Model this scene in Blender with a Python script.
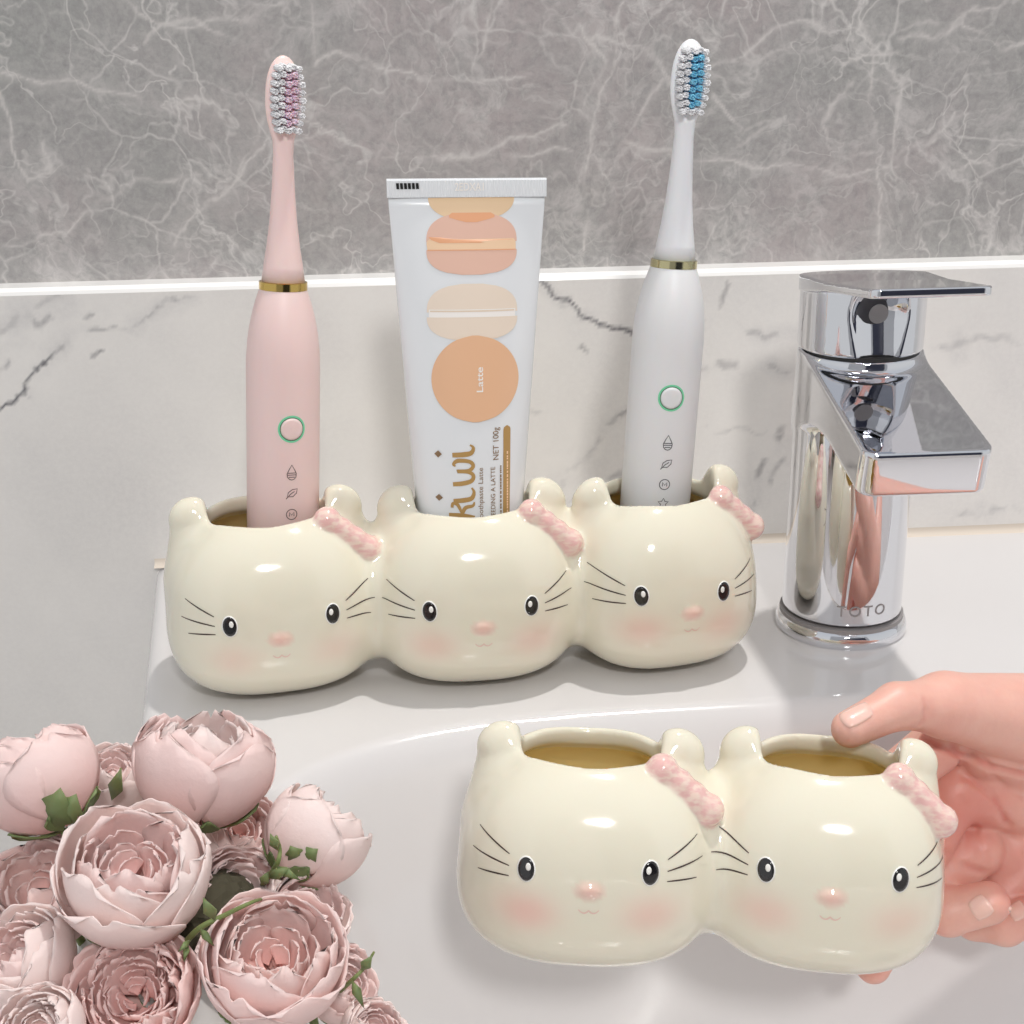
import bpy, bmesh, math, random
import numpy as np
from mathutils import Vector, Matrix, Euler

for o in list(bpy.data.objects):
    bpy.data.objects.remove(o)
SC = bpy.context.scene
COL = SC.collection
S = 0.01                      # the builders work in centimetres
R_ = math.radians

# ------------------------------------------------------------------ camera
CAM_H = 23.2
FPX = 1380.0
PITCH, YAW, ROLL = R_(19.7), R_(-4.0), R_(0.9)
fwd = Vector((-math.sin(YAW)*math.cos(PITCH), math.cos(YAW)*math.cos(PITCH), -math.sin(PITCH)))
rgt = Vector((math.cos(YAW), math.sin(YAW), 0))
upv = rgt.cross(fwd)
rgt = (rgt*math.cos(ROLL) - upv*math.sin(ROLL)).normalized()
upv = rgt.cross(fwd)
cam = bpy.data.cameras.new('camera')
camo = bpy.data.objects.new('camera', cam)
COL.objects.link(camo)
camo.matrix_world = Matrix(((rgt.x, upv.x, -fwd.x, 0), (rgt.y, upv.y, -fwd.y, 0), (rgt.z, upv.z, -fwd.z, CAM_H*S), (0, 0, 0, 1)))
cam.sensor_width = 36
cam.sensor_fit = 'HORIZONTAL'
cam.lens = FPX/1024*36
cam.clip_start = 0.01
cam.clip_end = 50
SC.camera = camo

# ------------------------------------------------------------------ light
w = bpy.data.worlds.new('world'); SC.world = w; w.use_nodes = True
wn, wl = w.node_tree.nodes, w.node_tree.links
bg = wn['Background']
tcw = wn.new('ShaderNodeTexCoord'); sepw = wn.new('ShaderNodeSeparateXYZ')
wl.new(tcw.outputs['Generated'], sepw.inputs[0])
rw = wn.new('ShaderNodeValToRGB'); mrw = wn.new('ShaderNodeMapRange'); mrw.inputs['From Min'].default_value = -1; wl.new(sepw.outputs['Z'], mrw.inputs[0]); wl.new(mrw.outputs[0], rw.inputs[0])
rw.color_ramp.elements[0].position = 0.0; rw.color_ramp.elements[0].color = (0.78, 0.79, 0.80, 1)
rw.color_ramp.elements[1].position = 1.0; rw.color_ramp.elements[1].color = (0.80, 0.84, 0.90, 1)
e = rw.color_ramp.elements.new(0.55); e.color = (0.98, 0.99, 1.0, 1)
wl.new(rw.outputs[0], bg.inputs['Color'])
bg.inputs['Strength'].default_value = 0.63

def area(name, loc, target, size, power, col=(1, 1, 1), shape='DISK', size_y=None):
    L = bpy.data.lights.new(name, 'AREA'); L.shape = shape; L.size = size*S
    if size_y: L.size_y = size_y*S
    L.energy = power; L.color = col
    o = bpy.data.objects.new(name, L); COL.objects.link(o)
    o.location = Vector(loc)*S
    d = (Vector(target)-Vector(loc))
    o.rotation_euler = d.to_track_quat('-Z', 'Y').to_euler()
    return o
area('ceiling_spot_lamp', (34, 57, 172), (4, 46, 0), 7, 13.5, (1.0, 0.975, 0.94))
area('added_front_fill', (12, -75, 100), (4, 48, 5), 17, 6.5, (1.0, 0.985, 0.97))  # added front fill, out of view; brightens surfaces facing the camera

SC.view_settings.view_transform = 'Standard'
SC.view_settings.look = 'None'
SC.view_settings.exposure = 0.2
SC.view_settings.gamma = 1.0
SC.view_settings.use_curve_mapping = False

# ------------------------------------------------------------------ helpers
def at(px, py, y):
    """a point (cm) seen at pixel px,py on the vertical plane y"""
    d = fwd + rgt*((px-512)/FPX) - upv*((py-512)/FPX)
    t = y/d.y
    return Vector((0, 0, CAM_H)) + d*t

def lin(c):
    return tuple(((v/255)/12.92 if v/255 <= 0.04045 else ((v/255+0.055)/1.055)**2.4) for v in c)

def mat(name, rgb=(200, 200, 200), rough=0.5, metal=0.0, coat=0.0, sss=0.0, trans=0.0, ior=1.5, emit=None, alpha=1.0, spec=0.5, sssr=(1, .4, .25), coatr=0.04):
    m = bpy.data.materials.new(name); m.use_nodes = True
    b = m.node_tree.nodes['Principled BSDF']
    b.inputs['Base Color'].default_value = (*lin(rgb), 1)
    b.inputs['Roughness'].default_value = rough
    b.inputs['Metallic'].default_value = metal
    b.inputs['Coat Weight'].default_value = coat
    b.inputs['Coat Roughness'].default_value = coatr
    b.inputs['Subsurface Weight'].default_value = sss
    b.inputs['Subsurface Scale'].default_value = 0.004
    b.inputs['Subsurface Radius'].default_value = sssr
    b.inputs['Transmission Weight'].default_value = trans
    b.inputs['IOR'].default_value = ior
    b.inputs['Specular IOR Level'].default_value = spec
    b.inputs['Alpha'].default_value = alpha
    if emit:
        b.inputs['Emission Color'].default_value = (*lin(emit[0]), 1)
        b.inputs['Emission Strength'].default_value = emit[1]
    return m

class NT:
    def __init__(s, m):
        s.t = m.node_tree; s.b = s.t.nodes['Principled BSDF']
    def n(s, typ, **kw):
        x = s.t.nodes.new(typ)
        for k, v in kw.items(): setattr(x, k, v)
        return x
    def l(s, a, b): s.t.links.new(a, b)
    def attr(s, name): return s.n('ShaderNodeAttribute', attribute_name=name)
    def noise(s, scale, detail=4, rough=.5, vec=None, dist=0):
        x = s.n('ShaderNodeTexNoise'); x.inputs['Scale'].default_value = scale
        x.inputs['Detail'].default_value = detail; x.inputs['Roughness'].default_value = rough; x.inputs['Distortion'].default_value = dist
        if vec is not None: s.l(vec, x.inputs['Vector'])
        return x
    def ramp(s, fac, pts):
        r = s.n('ShaderNodeValToRGB'); s.l(fac, r.inputs[0]); cr = r.color_ramp
        cr.elements[0].position = pts[0][0]; cr.elements[0].color = (*pts[0][1], 1)
        cr.elements[1].position = pts[-1][0]; cr.elements[1].color = (*pts[-1][1], 1)
        for p, c in pts[1:-1]:
            e = cr.elements.new(p); e.color = (*c, 1)
        return r
    def mix(s, fac, a, b, mode='MIX'):
        x = s.n('ShaderNodeMix', data_type='RGBA', blend_type=mode)
        for i, v in ((0, fac), (6, a), (7, b)):
            if isinstance(v, (int, float)): x.inputs[i].default_value = v
            elif isinstance(v, tuple): x.inputs[i].default_value = (*v, 1)
            else: s.l(v, x.inputs[i])
        return x.outputs[2]
    def math(s, op, a, b=0.0, c=None):
        x = s.n('ShaderNodeMath', operation=op)
        for i, v in enumerate((a, b) if c is None else (a, b, c)):
            if isinstance(v, (int, float)): x.inputs[i].default_value = v
            else: s.l(v, x.inputs[i])
        return x.outputs[0]

def mesh_obj(name, verts, faces, m=None, parent=None, smooth=True, kind=None, mats=None, fmat=None):
    me = bpy.data.meshes.new(name)
    V = np.asarray(verts, dtype=float)*S
    me.from_pydata(V.tolist(), [], [list(map(int, f)) for f in faces])
    if m: me.materials.append(m)
    if mats:
        for q in mats: me.materials.append(q)
    if fmat is not None: me.polygons.foreach_set('material_index', np.asarray(fmat, dtype=np.int32))
    me.polygons.foreach_set('use_smooth', [smooth]*len(me.polygons))
    me.update()
    o = bpy.data.objects.new(name, me); COL.objects.link(o)
    if parent: o.parent = parent
    if kind: o['kind'] = kind
    return o

def tag(o, label=None, cat=None, group=None, kind=None):
    if label: o['label'] = label
    if cat: o['category'] = cat
    if group: o['group'] = group
    if kind: o['kind'] = kind
    return o

def empty(name, loc=(0, 0, 0), rot=None, label=None, cat=None, group=None):
    o = bpy.data.objects.new(name, None); COL.objects.link(o)
    o.empty_display_size = 0.02
    o.location = Vector(loc)*S
    if rot is not None: o.rotation_euler = rot
    return tag(o, label, cat, group)

def set_attr(o, name, vals):
    a = o.data.attributes.new(name, 'FLOAT', 'POINT')
    a.data.foreach_set('value', np.asarray(vals, dtype=np.float32))

def auto_smooth(o, ang=35):
    me = o.data
    bm = bmesh.new(); bm.from_mesh(me)
    for e_ in bm.edges:
        if len(e_.link_faces) == 2 and e_.calc_face_angle(0) > R_(ang): e_.smooth = False
    bm.to_mesh(me); bm.free()

def box(name, x0, x1, y0, y1, z0, z1, m, parent=None, bevel=0.0, kind=None, seg=3):
    bm = bmesh.new()
    bmesh.ops.create_cube(bm, size=1)
    for v in bm.verts:
        v.co = Vector(((x0+x1)/2+v.co.x*(x1-x0), (y0+y1)/2+v.co.y*(y1-y0), (z0+z1)/2+v.co.z*(z1-z0)))*S
    if bevel: bmesh.ops.bevel(bm, geom=bm.edges[:], offset=bevel*S, segments=seg, affect='EDGES', profile=.5)
    me = bpy.data.meshes.new(name); bm.to_mesh(me); bm.free()
    me.materials.append(m)
    o = bpy.data.objects.new(name, me); COL.objects.link(o)
    if parent: o.parent = parent
    if kind: o['kind'] = kind
    return o

def lathe(name, prof, m, parent=None, n=64, kind=None, ang=40, sx=1, sy=1):
    """profile [(r,z)...] from bottom to top, capped at both ends"""
    V, F = [], []
    k = len(prof)
    for r, z in prof:
        for i in range(n):
            a = 2*math.pi*i/n
            V.append((r*math.cos(a)*sx, r*math.sin(a)*sy, z))
    for j in range(k-1):
        for i in range(n):
            i2 = (i+1) % n
            F.append((j*n+i, j*n+i2, (j+1)*n+i2, (j+1)*n+i))
    if prof[0][0] > 1e-6: F.append(tuple(range(n-1, -1, -1)))
    if prof[-1][0] > 1e-6: F.append(tuple((k-1)*n+i for i in range(n)))
    o = mesh_obj(name, V, F, m, parent, kind=kind)
    auto_smooth(o, ang)
    return o

# ---- signed distance fields turned into meshes (surface nets)
def surface_nets(fn, lo, hi, h):
    lo = np.array(lo, float); hi = np.array(hi, float)
    n = np.ceil((hi-lo)/h).astype(int)+1
    ax = [lo[i]+h*np.arange(n[i]) for i in range(3)]
    F = np.empty(n, dtype=np.float32)
    st = 24
    for i in range(0, n[0], st):
        X, Y, Z = np.meshgrid(ax[0][i:i+st], ax[1], ax[2], indexing='ij')
        F[i:i+st] = fn(np.stack([X, Y, Z], -1).reshape(-1, 3)).reshape(X.shape)
    s = F < 0
    c = np.zeros(n-1, dtype=np.int8)
    for dx in (0, 1):
        for dy in (0, 1):
            for dz in (0, 1):
                c += s[dx:n[0]-1+dx, dy:n[1]-1+dy, dz:n[2]-1+dz]
    act = (c > 0) & (c < 8)
    idx = -np.ones(n-1, dtype=np.int64)
    cells = np.argwhere(act); idx[act] = np.arange(len(cells))
    acc = np.zeros((len(cells), 3)); cnt = np.zeros(len(cells))
    corners = [(a, b, d) for a in (0, 1) for b in (0, 1) for d in (0, 1)]
    for p in corners:
        for k in range(3):
            if p[k] == 0:
                q = list(p); q[k] = 1
                fa = F[tuple((cells+np.array(p)).T)]; fb = F[tuple((cells+np.array(q)).T)]
                m_ = (fa < 0) != (fb < 0)
                t = np.where(m_, fa/np.where(m_, fa-fb, 1), 0)
                pt = np.array(p, float)[None, :].repeat(len(cells), 0); pt[:, k] += t
                acc += pt*m_[:, None]; cnt += m_
    V = lo+h*(cells+acc/cnt[:, None])
    faces = []
    for k in range(3):
        a, b = [(1, 2), (2, 0), (0, 1)][k]
        sl0 = [slice(None)]*3; sl1 = [slice(None)]*3
        sl0[k] = slice(0, n[k]-1); sl1[k] = slice(1, n[k])
        s0 = s[tuple(sl0)]; s1 = s[tuple(sl1)]
        for flip, mask in ((False, s0 & ~s1), (True, ~s0 & s1)):
            E_ = np.argwhere(mask)
            ok = (E_[:, a] > 0) & (E_[:, b] > 0) & (E_[:, a] < n[a]-1) & (E_[:, b] < n[b]-1)
            E_ = E_[ok]
            def cell(da, db):
                q = E_.copy(); q[:, a] -= da; q[:, b] -= db
                return idx[tuple(q.T)]
            Q = np.stack([cell(1, 1), cell(0, 1), cell(0, 0), cell(1, 0)], 1)
            if flip: Q = Q[:, ::-1]
            faces.append(Q)
    Fc = np.concatenate(faces)
    for _ in range(2):                               # pull the vertices onto the surface
        e_ = 0.25*h; g = np.zeros_like(V)
        for k in range(3):
            d = np.zeros(3); d[k] = e_
            g[:, k] = (fn(V+d)-fn(V-d))/(2*e_)
        gl = np.maximum((g**2).sum(1), 1e-3)
        stp = -fn(V)[:, None]*g/gl[:, None]
        ln = np.linalg.norm(stp, axis=1, keepdims=True)
        V += stp*np.minimum(1, 0.5*h/np.maximum(ln, 1e-9))
    return V, Fc

def smin(a, b, k):
    h = np.maximum(k-np.abs(a-b), 0)/k
    return np.minimum(a, b)-h*h*h*k/6
def smax(a, b, k): return -smin(-a, -b, k)

def sd_ellip(P, c, r):
    q = (P-np.array(c))/np.array(r)
    k0 = np.linalg.norm(q, axis=1); k1 = np.linalg.norm(q/np.array(r), axis=1)
    return k0*(k0-1)/np.maximum(k1, 1e-9)
def sd_cone(P, a, b, ra, rb):
    a = np.array(a, float); b = np.array(b, float); ab = b-a
    t = np.clip(((P-a)@ab)/(ab@ab), 0, 1)
    return np.linalg.norm(P-a-t[:, None]*ab, axis=1)-(ra+(rb-ra)*t)

def rotz(P, a):
    c, s_ = math.cos(a), math.sin(a)
    return np.stack([P[:, 0]*c+P[:, 1]*s_, -P[:, 0]*s_+P[:, 1]*c, P[:, 2]], 1)

# ------------------------------------------------------------------ materials
M = {}
M['porcelain'] = mat('white_porcelain', (217, 214, 213), 0.13, coat=.3, spec=.5)
M['chrome'] = mat('chrome', (225, 226, 230), 0.035, 1.0)
M['chrome_soft'] = mat('worn_chrome', (205, 204, 200), 0.16, 1.0)
M['dark_rubber'] = mat('dark_seal', (60, 58, 56), 0.5)
M['engrave'] = mat('engraved_grey', (150, 146, 146), 0.5, .2)
M['gold'] = mat('gold_ring', (205, 175, 100), 0.12, 1.0)
M['silvergold'] = mat('pale_gold_ring', (200, 192, 150), 0.14, 1.0)
M['eye_black'] = mat('black_glaze', (22, 20, 22), 0.12, coat=.6)
M['eye_white'] = mat('white_glaze', (246, 244, 238), 0.15, coat=.6)
M['whisker'] = mat('brown_line_glaze', (66, 50, 46), 0.3)
M['nose_pink'] = mat('pink_glaze', (233, 200, 186), 0.12, coat=.6)
M['pink_matte'] = mat('pink_soft_plastic', (242, 213, 208), 0.42, sss=.15)
M['pink_head'] = mat('pink_gloss_plastic', (246, 216, 211), 0.3, sss=.2)
M['white_matte'] = mat('white_soft_plastic', (232, 231, 231), 0.42, sss=.1)
M['icon'] = mat('grey_print', (120, 100, 98), 0.5)
M['icon_dark'] = mat('dark_grey_print', (98, 98, 100), 0.5)
M['green_led'] = mat('green_ring_light', (110, 175, 140), 0.4, emit=((90, 190, 140), .35))
M['green_rim'] = mat('green_rim', (92, 128, 104), 0.4)
M['bristle_white'] = mat('clear_white_bristles', (252, 251, 253), 0.4, sss=.5, sssr=(1, 1, 1))
M['bristle_pink'] = mat('pink_bristles', (253, 208, 224), 0.4, sss=.5)
M['bristle_blue'] = mat('blue_bristles', (120, 198, 240), 0.4, sss=.5, sssr=(.4, .8, 1))
M['stem'] = mat('green_stem', (118, 132, 78), 0.6, sss=.1)
M['leaf'] = mat('green_leaf', (112, 130, 82), 0.55, sss=.1)
M['dark_filler'] = mat('dark_gap_filler', (70, 66, 50), .9)
M['water'] = mat('water', (255, 255, 255), 0.0, trans=1.0, ior=1.33)

# marble: veins come from a per-vertex pattern plus noise
def cream_glaze():
    m = mat('cream_glaze', (240, 235, 214), 0.09, coat=.5, sss=.08); t = NT(m)
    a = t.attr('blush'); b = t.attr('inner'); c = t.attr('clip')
    nz = t.noise(260, 3)
    base = t.mix(t.math('MULTIPLY', nz.outputs[0], .25), lin((233, 227, 207)), lin((227, 219, 196)))
    base = t.mix(b.outputs['Fac'], base, lin((246, 224, 158)))  # yellow inside stands in for light bouncing within the cup
    base = t.mix(a.outputs['Fac'], base, lin((236, 180, 168)))
    nz2 = t.noise(45, 2)
    ck = t.ramp(nz2.outputs[0], [(.38, lin((240, 214, 200))), (.6, lin((232, 186, 180)))])
    base = t.mix(c.outputs['Fac'], base, ck.outputs[0])
    t.l(base, t.b.inputs['Base Color'])
    return m
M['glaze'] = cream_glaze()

def marble_white():
    m = mat('white_marble', (205, 201, 197), 0.22, coat=.1); t = NT(m)
    v = t.attr('vein'); g = t.attr('cloud')
    tc = t.n('ShaderNodeTexCoord')
    fine = t.noise(420, 3, .7, tc.outputs['Object'])
    base = t.mix(g.outputs['Fac'], lin((243, 239, 234)), lin((208, 205, 204)))
    base = t.mix(t.ramp(fine.outputs[0], [(.35, (0, 0, 0)), (.75, (.35, .35, .35))]).outputs[0], base, lin((248, 245, 240)))
    base = t.mix(v.outputs['Fac'], base, lin((92, 90, 98)))
    t.l(base, t.b.inputs['Base Color'])
    return m
M['marble'] = marble_white()

def tile_grey():
    m = mat('grey_veined_marble', (150, 146, 143), 0.2, coat=.1); t = NT(m)
    tc = t.n('ShaderNodeTexCoord'); obj = tc.outputs['Object']
    v = t.attr('vein')
    warp = t.noise(9, 5, .6, obj)
    wv = t.n('ShaderNodeVectorMath', operation='SCALE'); t.l(warp.outputs['Color'], wv.inputs[0]); wv.inputs['Scale'].default_value = .05
    av = t.n('ShaderNodeVectorMath', operation='ADD'); t.l(obj, av.inputs[0]); t.l(wv.outputs[0], av.inputs[1])
    p = av.outputs[0]
    big = t.noise(7, 6, .6, p)
    base = t.ramp(big.outputs[0], [(.3, lin((158, 159, 155))), (.5, lin((171, 167, 165))), (.62, lin((181, 171, 170))), (.75, lin((166, 168, 162)))]).outputs[0]
    def ridge(scale, width, det, strength, col, dist=0.0, masks=5):
        nonlocal base
        nz = t.noise(scale, det, .55, p, dist)
        d = t.math('ABSOLUTE', t.math('SUBTRACT', nz.outputs[0], .5))
        r = t.math('SUBTRACT', 1.0, t.math('DIVIDE', d, width)); r = t.math('MAXIMUM', r, 0.0)
        mk = t.noise(masks, 3, .6, obj)
        mk = t.ramp(mk.outputs[0], [(.38, (0, 0, 0)), (.62, (1, 1, 1))]).outputs[0]
        r = t.math('MULTIPLY', t.math('MULTIPLY', r, mk), strength)
        base = t.mix(r, base, lin(col))
    ridge(9, .02, 8, .7, (214, 209, 206), .25)
    ridge(20, .013, 4, .8, (222, 218, 214), .2, 9)
    ridge(30, .012, 3, .7, (218, 214, 210), .3, 12)
    ridge(40, .03, 6, .5, (208, 205, 201), .3, 14)
    ridge(6, .008, 9, .7, (226, 222, 218), .4, 7)
    vo = t.n('ShaderNodeTexVoronoi', feature='DISTANCE_TO_EDGE'); vo.inputs['Scale'].default_value = 34; t.l(p, vo.inputs['Vector'])
    r = t.math('MAXIMUM', t.math('SUBTRACT', 1.0, t.math('DIVIDE', vo.outputs['Distance'], .03)), 0.0)
    mk = t.ramp(t.noise(8, 3, .6, obj).outputs[0], [(.44, (0, 0, 0)), (.58, (.62, .62, .62))]).outputs[0]
    base = t.mix(t.math('MULTIPLY', r, mk), base, lin((224, 220, 216)))
    fine = t.noise(300, 4, .75, obj)
    base = t.mix(t.ramp(fine.outputs[0], [(.4, (0, 0, 0)), (.7, (.4, .4, .4))]).outputs[0], base, lin((200, 196, 193)))
    fine2 = t.noise(230, 4, .75, p)
    base = t.mix(t.ramp(fine2.outputs[0], [(.45, (0, 0, 0)), (.75, (.5, .5, .5))]).outputs[0], base, lin((138, 137, 136)))
    base = t.mix(v.outputs['Fac'], base, lin((218, 213, 209)))
    t.l(base, t.b.inputs['Base Color'])
    return m
M['tile'] = tile_grey()

def skin_mat():
    m = mat('skin', (232, 178, 158), 0.42, sss=.25, sssr=(1, .35, .2)); t = NT(m)
    r = t.attr('red'); tc = t.n('ShaderNodeTexCoord')
    nz = t.noise(160, 5, .7, tc.outputs['Object'])
    base = t.mix(nz.outputs[0], lin((238, 190, 173)), lin((226, 168, 153)))
    base = t.mix(r.outputs['Fac'], base, lin((214, 120, 108)))
    t.l(base, t.b.inputs['Base Color'])
    nb = t.noise(900, 3, .6, tc.outputs['Object'])
    bp = t.n('ShaderNodeBump'); bp.inputs['Strength'].default_value = .12; bp.inputs['Distance'].default_value = .0006
    t.l(nb.outputs[0], bp.inputs['Height']); t.l(bp.outputs[0], t.b.inputs['Normal'])
    return m
M['skin'] = skin_mat()
M['nail'] = mat('fingernail', (240, 196, 182), 0.25, coat=.4, sss=.2)

def petal_mat(name, c_tip, c_base):
    m = mat(name, c_tip, 0.7, sss=.0, spec=.2); t = NT(m)
    a = t.attr('vpos'); tc = t.n('ShaderNodeTexCoord')
    nz = t.noise(130, 4, .6, tc.outputs['Object'])
    base = t.ramp(a.outputs['Fac'], [(0.0, lin(c_base)), (0.85, lin(c_tip))]).outputs[0]
    base = t.mix(t.math('MULTIPLY', nz.outputs[0], .35), base, lin(tuple(min(255, v+8) for v in c_tip)))
    t.l(base, t.b.inputs['Base Color'])
    tr = t.n('ShaderNodeBsdfTranslucent'); t.l(base, tr.inputs['Color'])
    mx = t.n('ShaderNodeMixShader'); mx.inputs[0].default_value = .3
    out = [n for n in t.t.nodes if n.type == 'OUTPUT_MATERIAL'][0]
    t.l(t.b.outputs[0], mx.inputs[1]); t.l(tr.outputs[0], mx.inputs[2]); t.l(mx.outputs[0], out.inputs[0])
    nb = t.noise(420, 4, .6, tc.outputs['Object'])
    bp = t.n('ShaderNodeBump'); bp.inputs['Strength'].default_value = .25; bp.inputs['Distance'].default_value = .0008
    t.l(nb.outputs[0], bp.inputs['Height']); t.l(bp.outputs[0], t.b.inputs['Normal']); t.l(bp.outputs[0], tr.inputs['Normal'])
    return m
M['petal'] = petal_mat('pale_pink_petal', (255, 232, 228), (255, 204, 196))
M['petal_in'] = petal_mat('inner_pink_petal', (255, 231, 226), (252, 188, 176))
M['petal_pink'] = petal_mat('rosier_petal', (255, 226, 221), (250, 190, 180))
M['petal_white'] = petal_mat('white_pink_petal', (255, 238, 234), (255, 216, 208))

# ------------------------------------------------------------------ the room
WALL = 59.3
LEDGE = 12.75
rng = np.random.default_rng(5)

def fbm2(x, z, seed, freq, octs=4):
    r = np.random.default_rng(seed); out = np.zeros_like(x); amp = 1.0
    for _ in range(octs):
        for k in range(4):
            a = r.uniform(0, 2*np.pi); ph = r.uniform(0, 2*np.pi); ff = freq*r.uniform(.7, 1.4)
            out += amp*np.sin((x*np.cos(a)+z*np.sin(a))*ff+ph)*.5
        amp *= .55; freq *= 2.1
    return out

def polyline_dist(X, Z, pts):
    d = np.full(X.shape, 1e9)
    for (x0, z0), (x1, z1) in zip(pts[:-1], pts[1:]):
        dx, dz = x1-x0, z1-z0
        t = np.clip(((X-x0)*dx+(Z-z0)*dz)/(dx*dx+dz*dz+1e-9), 0, 1)
        d = np.minimum(d, np.hypot(X-x0-t*dx, Z-z0-t*dz))
    return d

def wall_pts(pxs, y):
    return [(lambda p: (p.x, p.z))(at(a, b, y)) for a, b in pxs]

def grid_wall(name, x0, x1, z0, z1, y, h, m, kind='structure', n_out=None):
    nx = int((x1-x0)/h)+1; nz = int((z1-z0)/h)+1
    xs = np.linspace(x0, x1, nx); zs = np.linspace(z0, z1, nz)
    X, Z = np.meshgrid(xs, zs, indexing='ij')
    V = np.stack([X.ravel(), np.full(X.size, y), Z.ravel()], 1)
    I = np.arange(nx*nz).reshape(nx, nz)
    F = np.stack([I[:-1, :-1].ravel(), I[1:, :-1].ravel(), I[1:, 1:].ravel(), I[:-1, 1:].ravel()], 1)
    return V, F, X.ravel(), Z.ravel()

# backsplash of white marble (front face, chamfer, top ledge)
V, F, X, Z = grid_wall('b', -24, 34, -30, LEDGE-.28, WALL, .13, None)
vein = np.zeros(len(X)); cloud = np.zeros(len(X))
wx = X+.16*fbm2(X, Z, 3, 1.6, 4); wz = Z+.16*fbm2(X, Z, 4, 1.6, 4)
def add_vein(pxs, width, strength, broken=0.0, halo=0.0, seed=1):
    global vein, cloud
    d = polyline_dist(wx, wz, wall_pts(pxs, WALL))
    k = np.clip(1-d/width, 0, 1)**.7*strength
    if broken:
        k = k*np.clip(.45+fbm2(X, Z, seed, 2.6, 4)*.9-broken+.1, 0, 1)*.8
    vein = np.maximum(vein, k)
    if halo: cloud = np.maximum(cloud, np.exp(-(d/halo)**2)*.5*np.clip(.55+.5*fbm2(X, Z, seed+9, 1.2, 4), 0, 1))
add_vein([(-4, 418), (8, 411), (22, 400), (25, 385), (30, 374), (42, 361), (53, 351)], .12, .95, halo=.5)
add_vein([(53, 351), (75, 338), (100, 326), (130, 322), (160, 312), (185, 293)], .12, .5, .3, halo=.7, seed=4)
add_vein([(26, 312), (40, 330), (60, 320), (88, 318)], .13, .55, .3, halo=.9, seed=6)
add_vein([(0, 380), (6, 362), (2, 350)], .16, .6, .3, seed=8)
add_vein([(-20, 340), (20, 318), (60, 300)], .2, .3, .3, halo=1.2, seed=12)
add_vein([(92, 362), (104, 357)], .12, .7)
add_vein([(538, 284), (556, 290), (574, 302), (580, 311), (596, 324), (610, 330), (622, 334), (640, 337)], .13, .95, halo=.45)
add_vein([(556, 300), (572, 312), (590, 318)], .2, .35, .2, halo=.8, seed=33)
add_vein([(630, 407), (620, 414), (608, 420), (601, 432), (600, 446)], .14, .6, .2, halo=.6, seed=14)
add_vein([(635, 465), (610, 478), (590, 490), (570, 500), (560, 515)], .2, .5, .3, halo=1.2, seed=15)
add_vein([(600, 440), (580, 465), (560, 490)], .2, .3, .3, halo=1.4, seed=16)
add_vein([(730, 284), (722, 300), (712, 312), (702, 320)], .16, .6, .25, halo=.6, seed=17)
add_vein([(728, 325), (750, 332), (780, 334), (800, 338)], .16, .4, .3, halo=.6, seed=18)
add_vein([(700, 372), (720, 368), (752, 363), (796, 370)], .16, .45, .3, halo=.6, seed=19)
add_vein([(710, 426), (740, 432), (762, 434)], .12, .3, .3, seed=20)
add_vein([(780, 425), (770, 455), (760, 480), (750, 505), (745, 520)], .22, .7, .35, halo=1.0, seed=21)
add_vein([(790, 450), (782, 470), (776, 495)], .2, .5, .4, halo=.9, seed=24)
add_vein([(935, 350), (960, 345), (985, 338), (1024, 336)], .2, .35, .25, halo=.9, seed=22)
add_vein([(960, 515), (990, 508), (1024, 515)], .2, .35, .3, halo=.8, seed=23)
add_vein([(530, 412), (538, 416)], .2, .5, .2, halo=.4, seed=25)
add_vein([(583, 345), (588, 347)], .15, .5)
cloud = np.maximum(cloud, np.clip(.16+.13*fbm2(X, Z, 31, .35, 4), 0, .5))
walln = mesh_obj('wall_back', V, F, M['marble'], kind='structure')
# make the backsplash a slab: chamfer and ledge added as a strip
set_attr(walln, 'vein', vein); set_attr(walln, 'cloud', cloud)
edge_m = mat('polished_marble_edge', (250, 248, 245), .15, coat=.3)
V2 = [(x, y, z) for x in (-60, 80) for (y, z) in ((WALL, LEDGE-.28), (WALL+.06, LEDGE-.14), (WALL+.3, LEDGE), (WALL+1.7, LEDGE))]
F2 = [(i, i+4, i+5, i+1) for i in range(3)]
o = mesh_obj('trim_1', V2, F2, edge_m, kind='structure', smooth=False)
for nm, x0, x1, z0, z1 in (('wall_back_left', -100, -24, -85, LEDGE-.28), ('wall_back_right', 34, 140, -85, LEDGE-.28), ('wall_back_low', -24, 34, -85, -30)):
    o = mesh_obj(nm, [(x0, WALL, z0), (x1, WALL, z0), (x1, WALL, z1), (x0, WALL, z1)], [(0, 1, 2, 3)], M['marble'], kind='structure')
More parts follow.
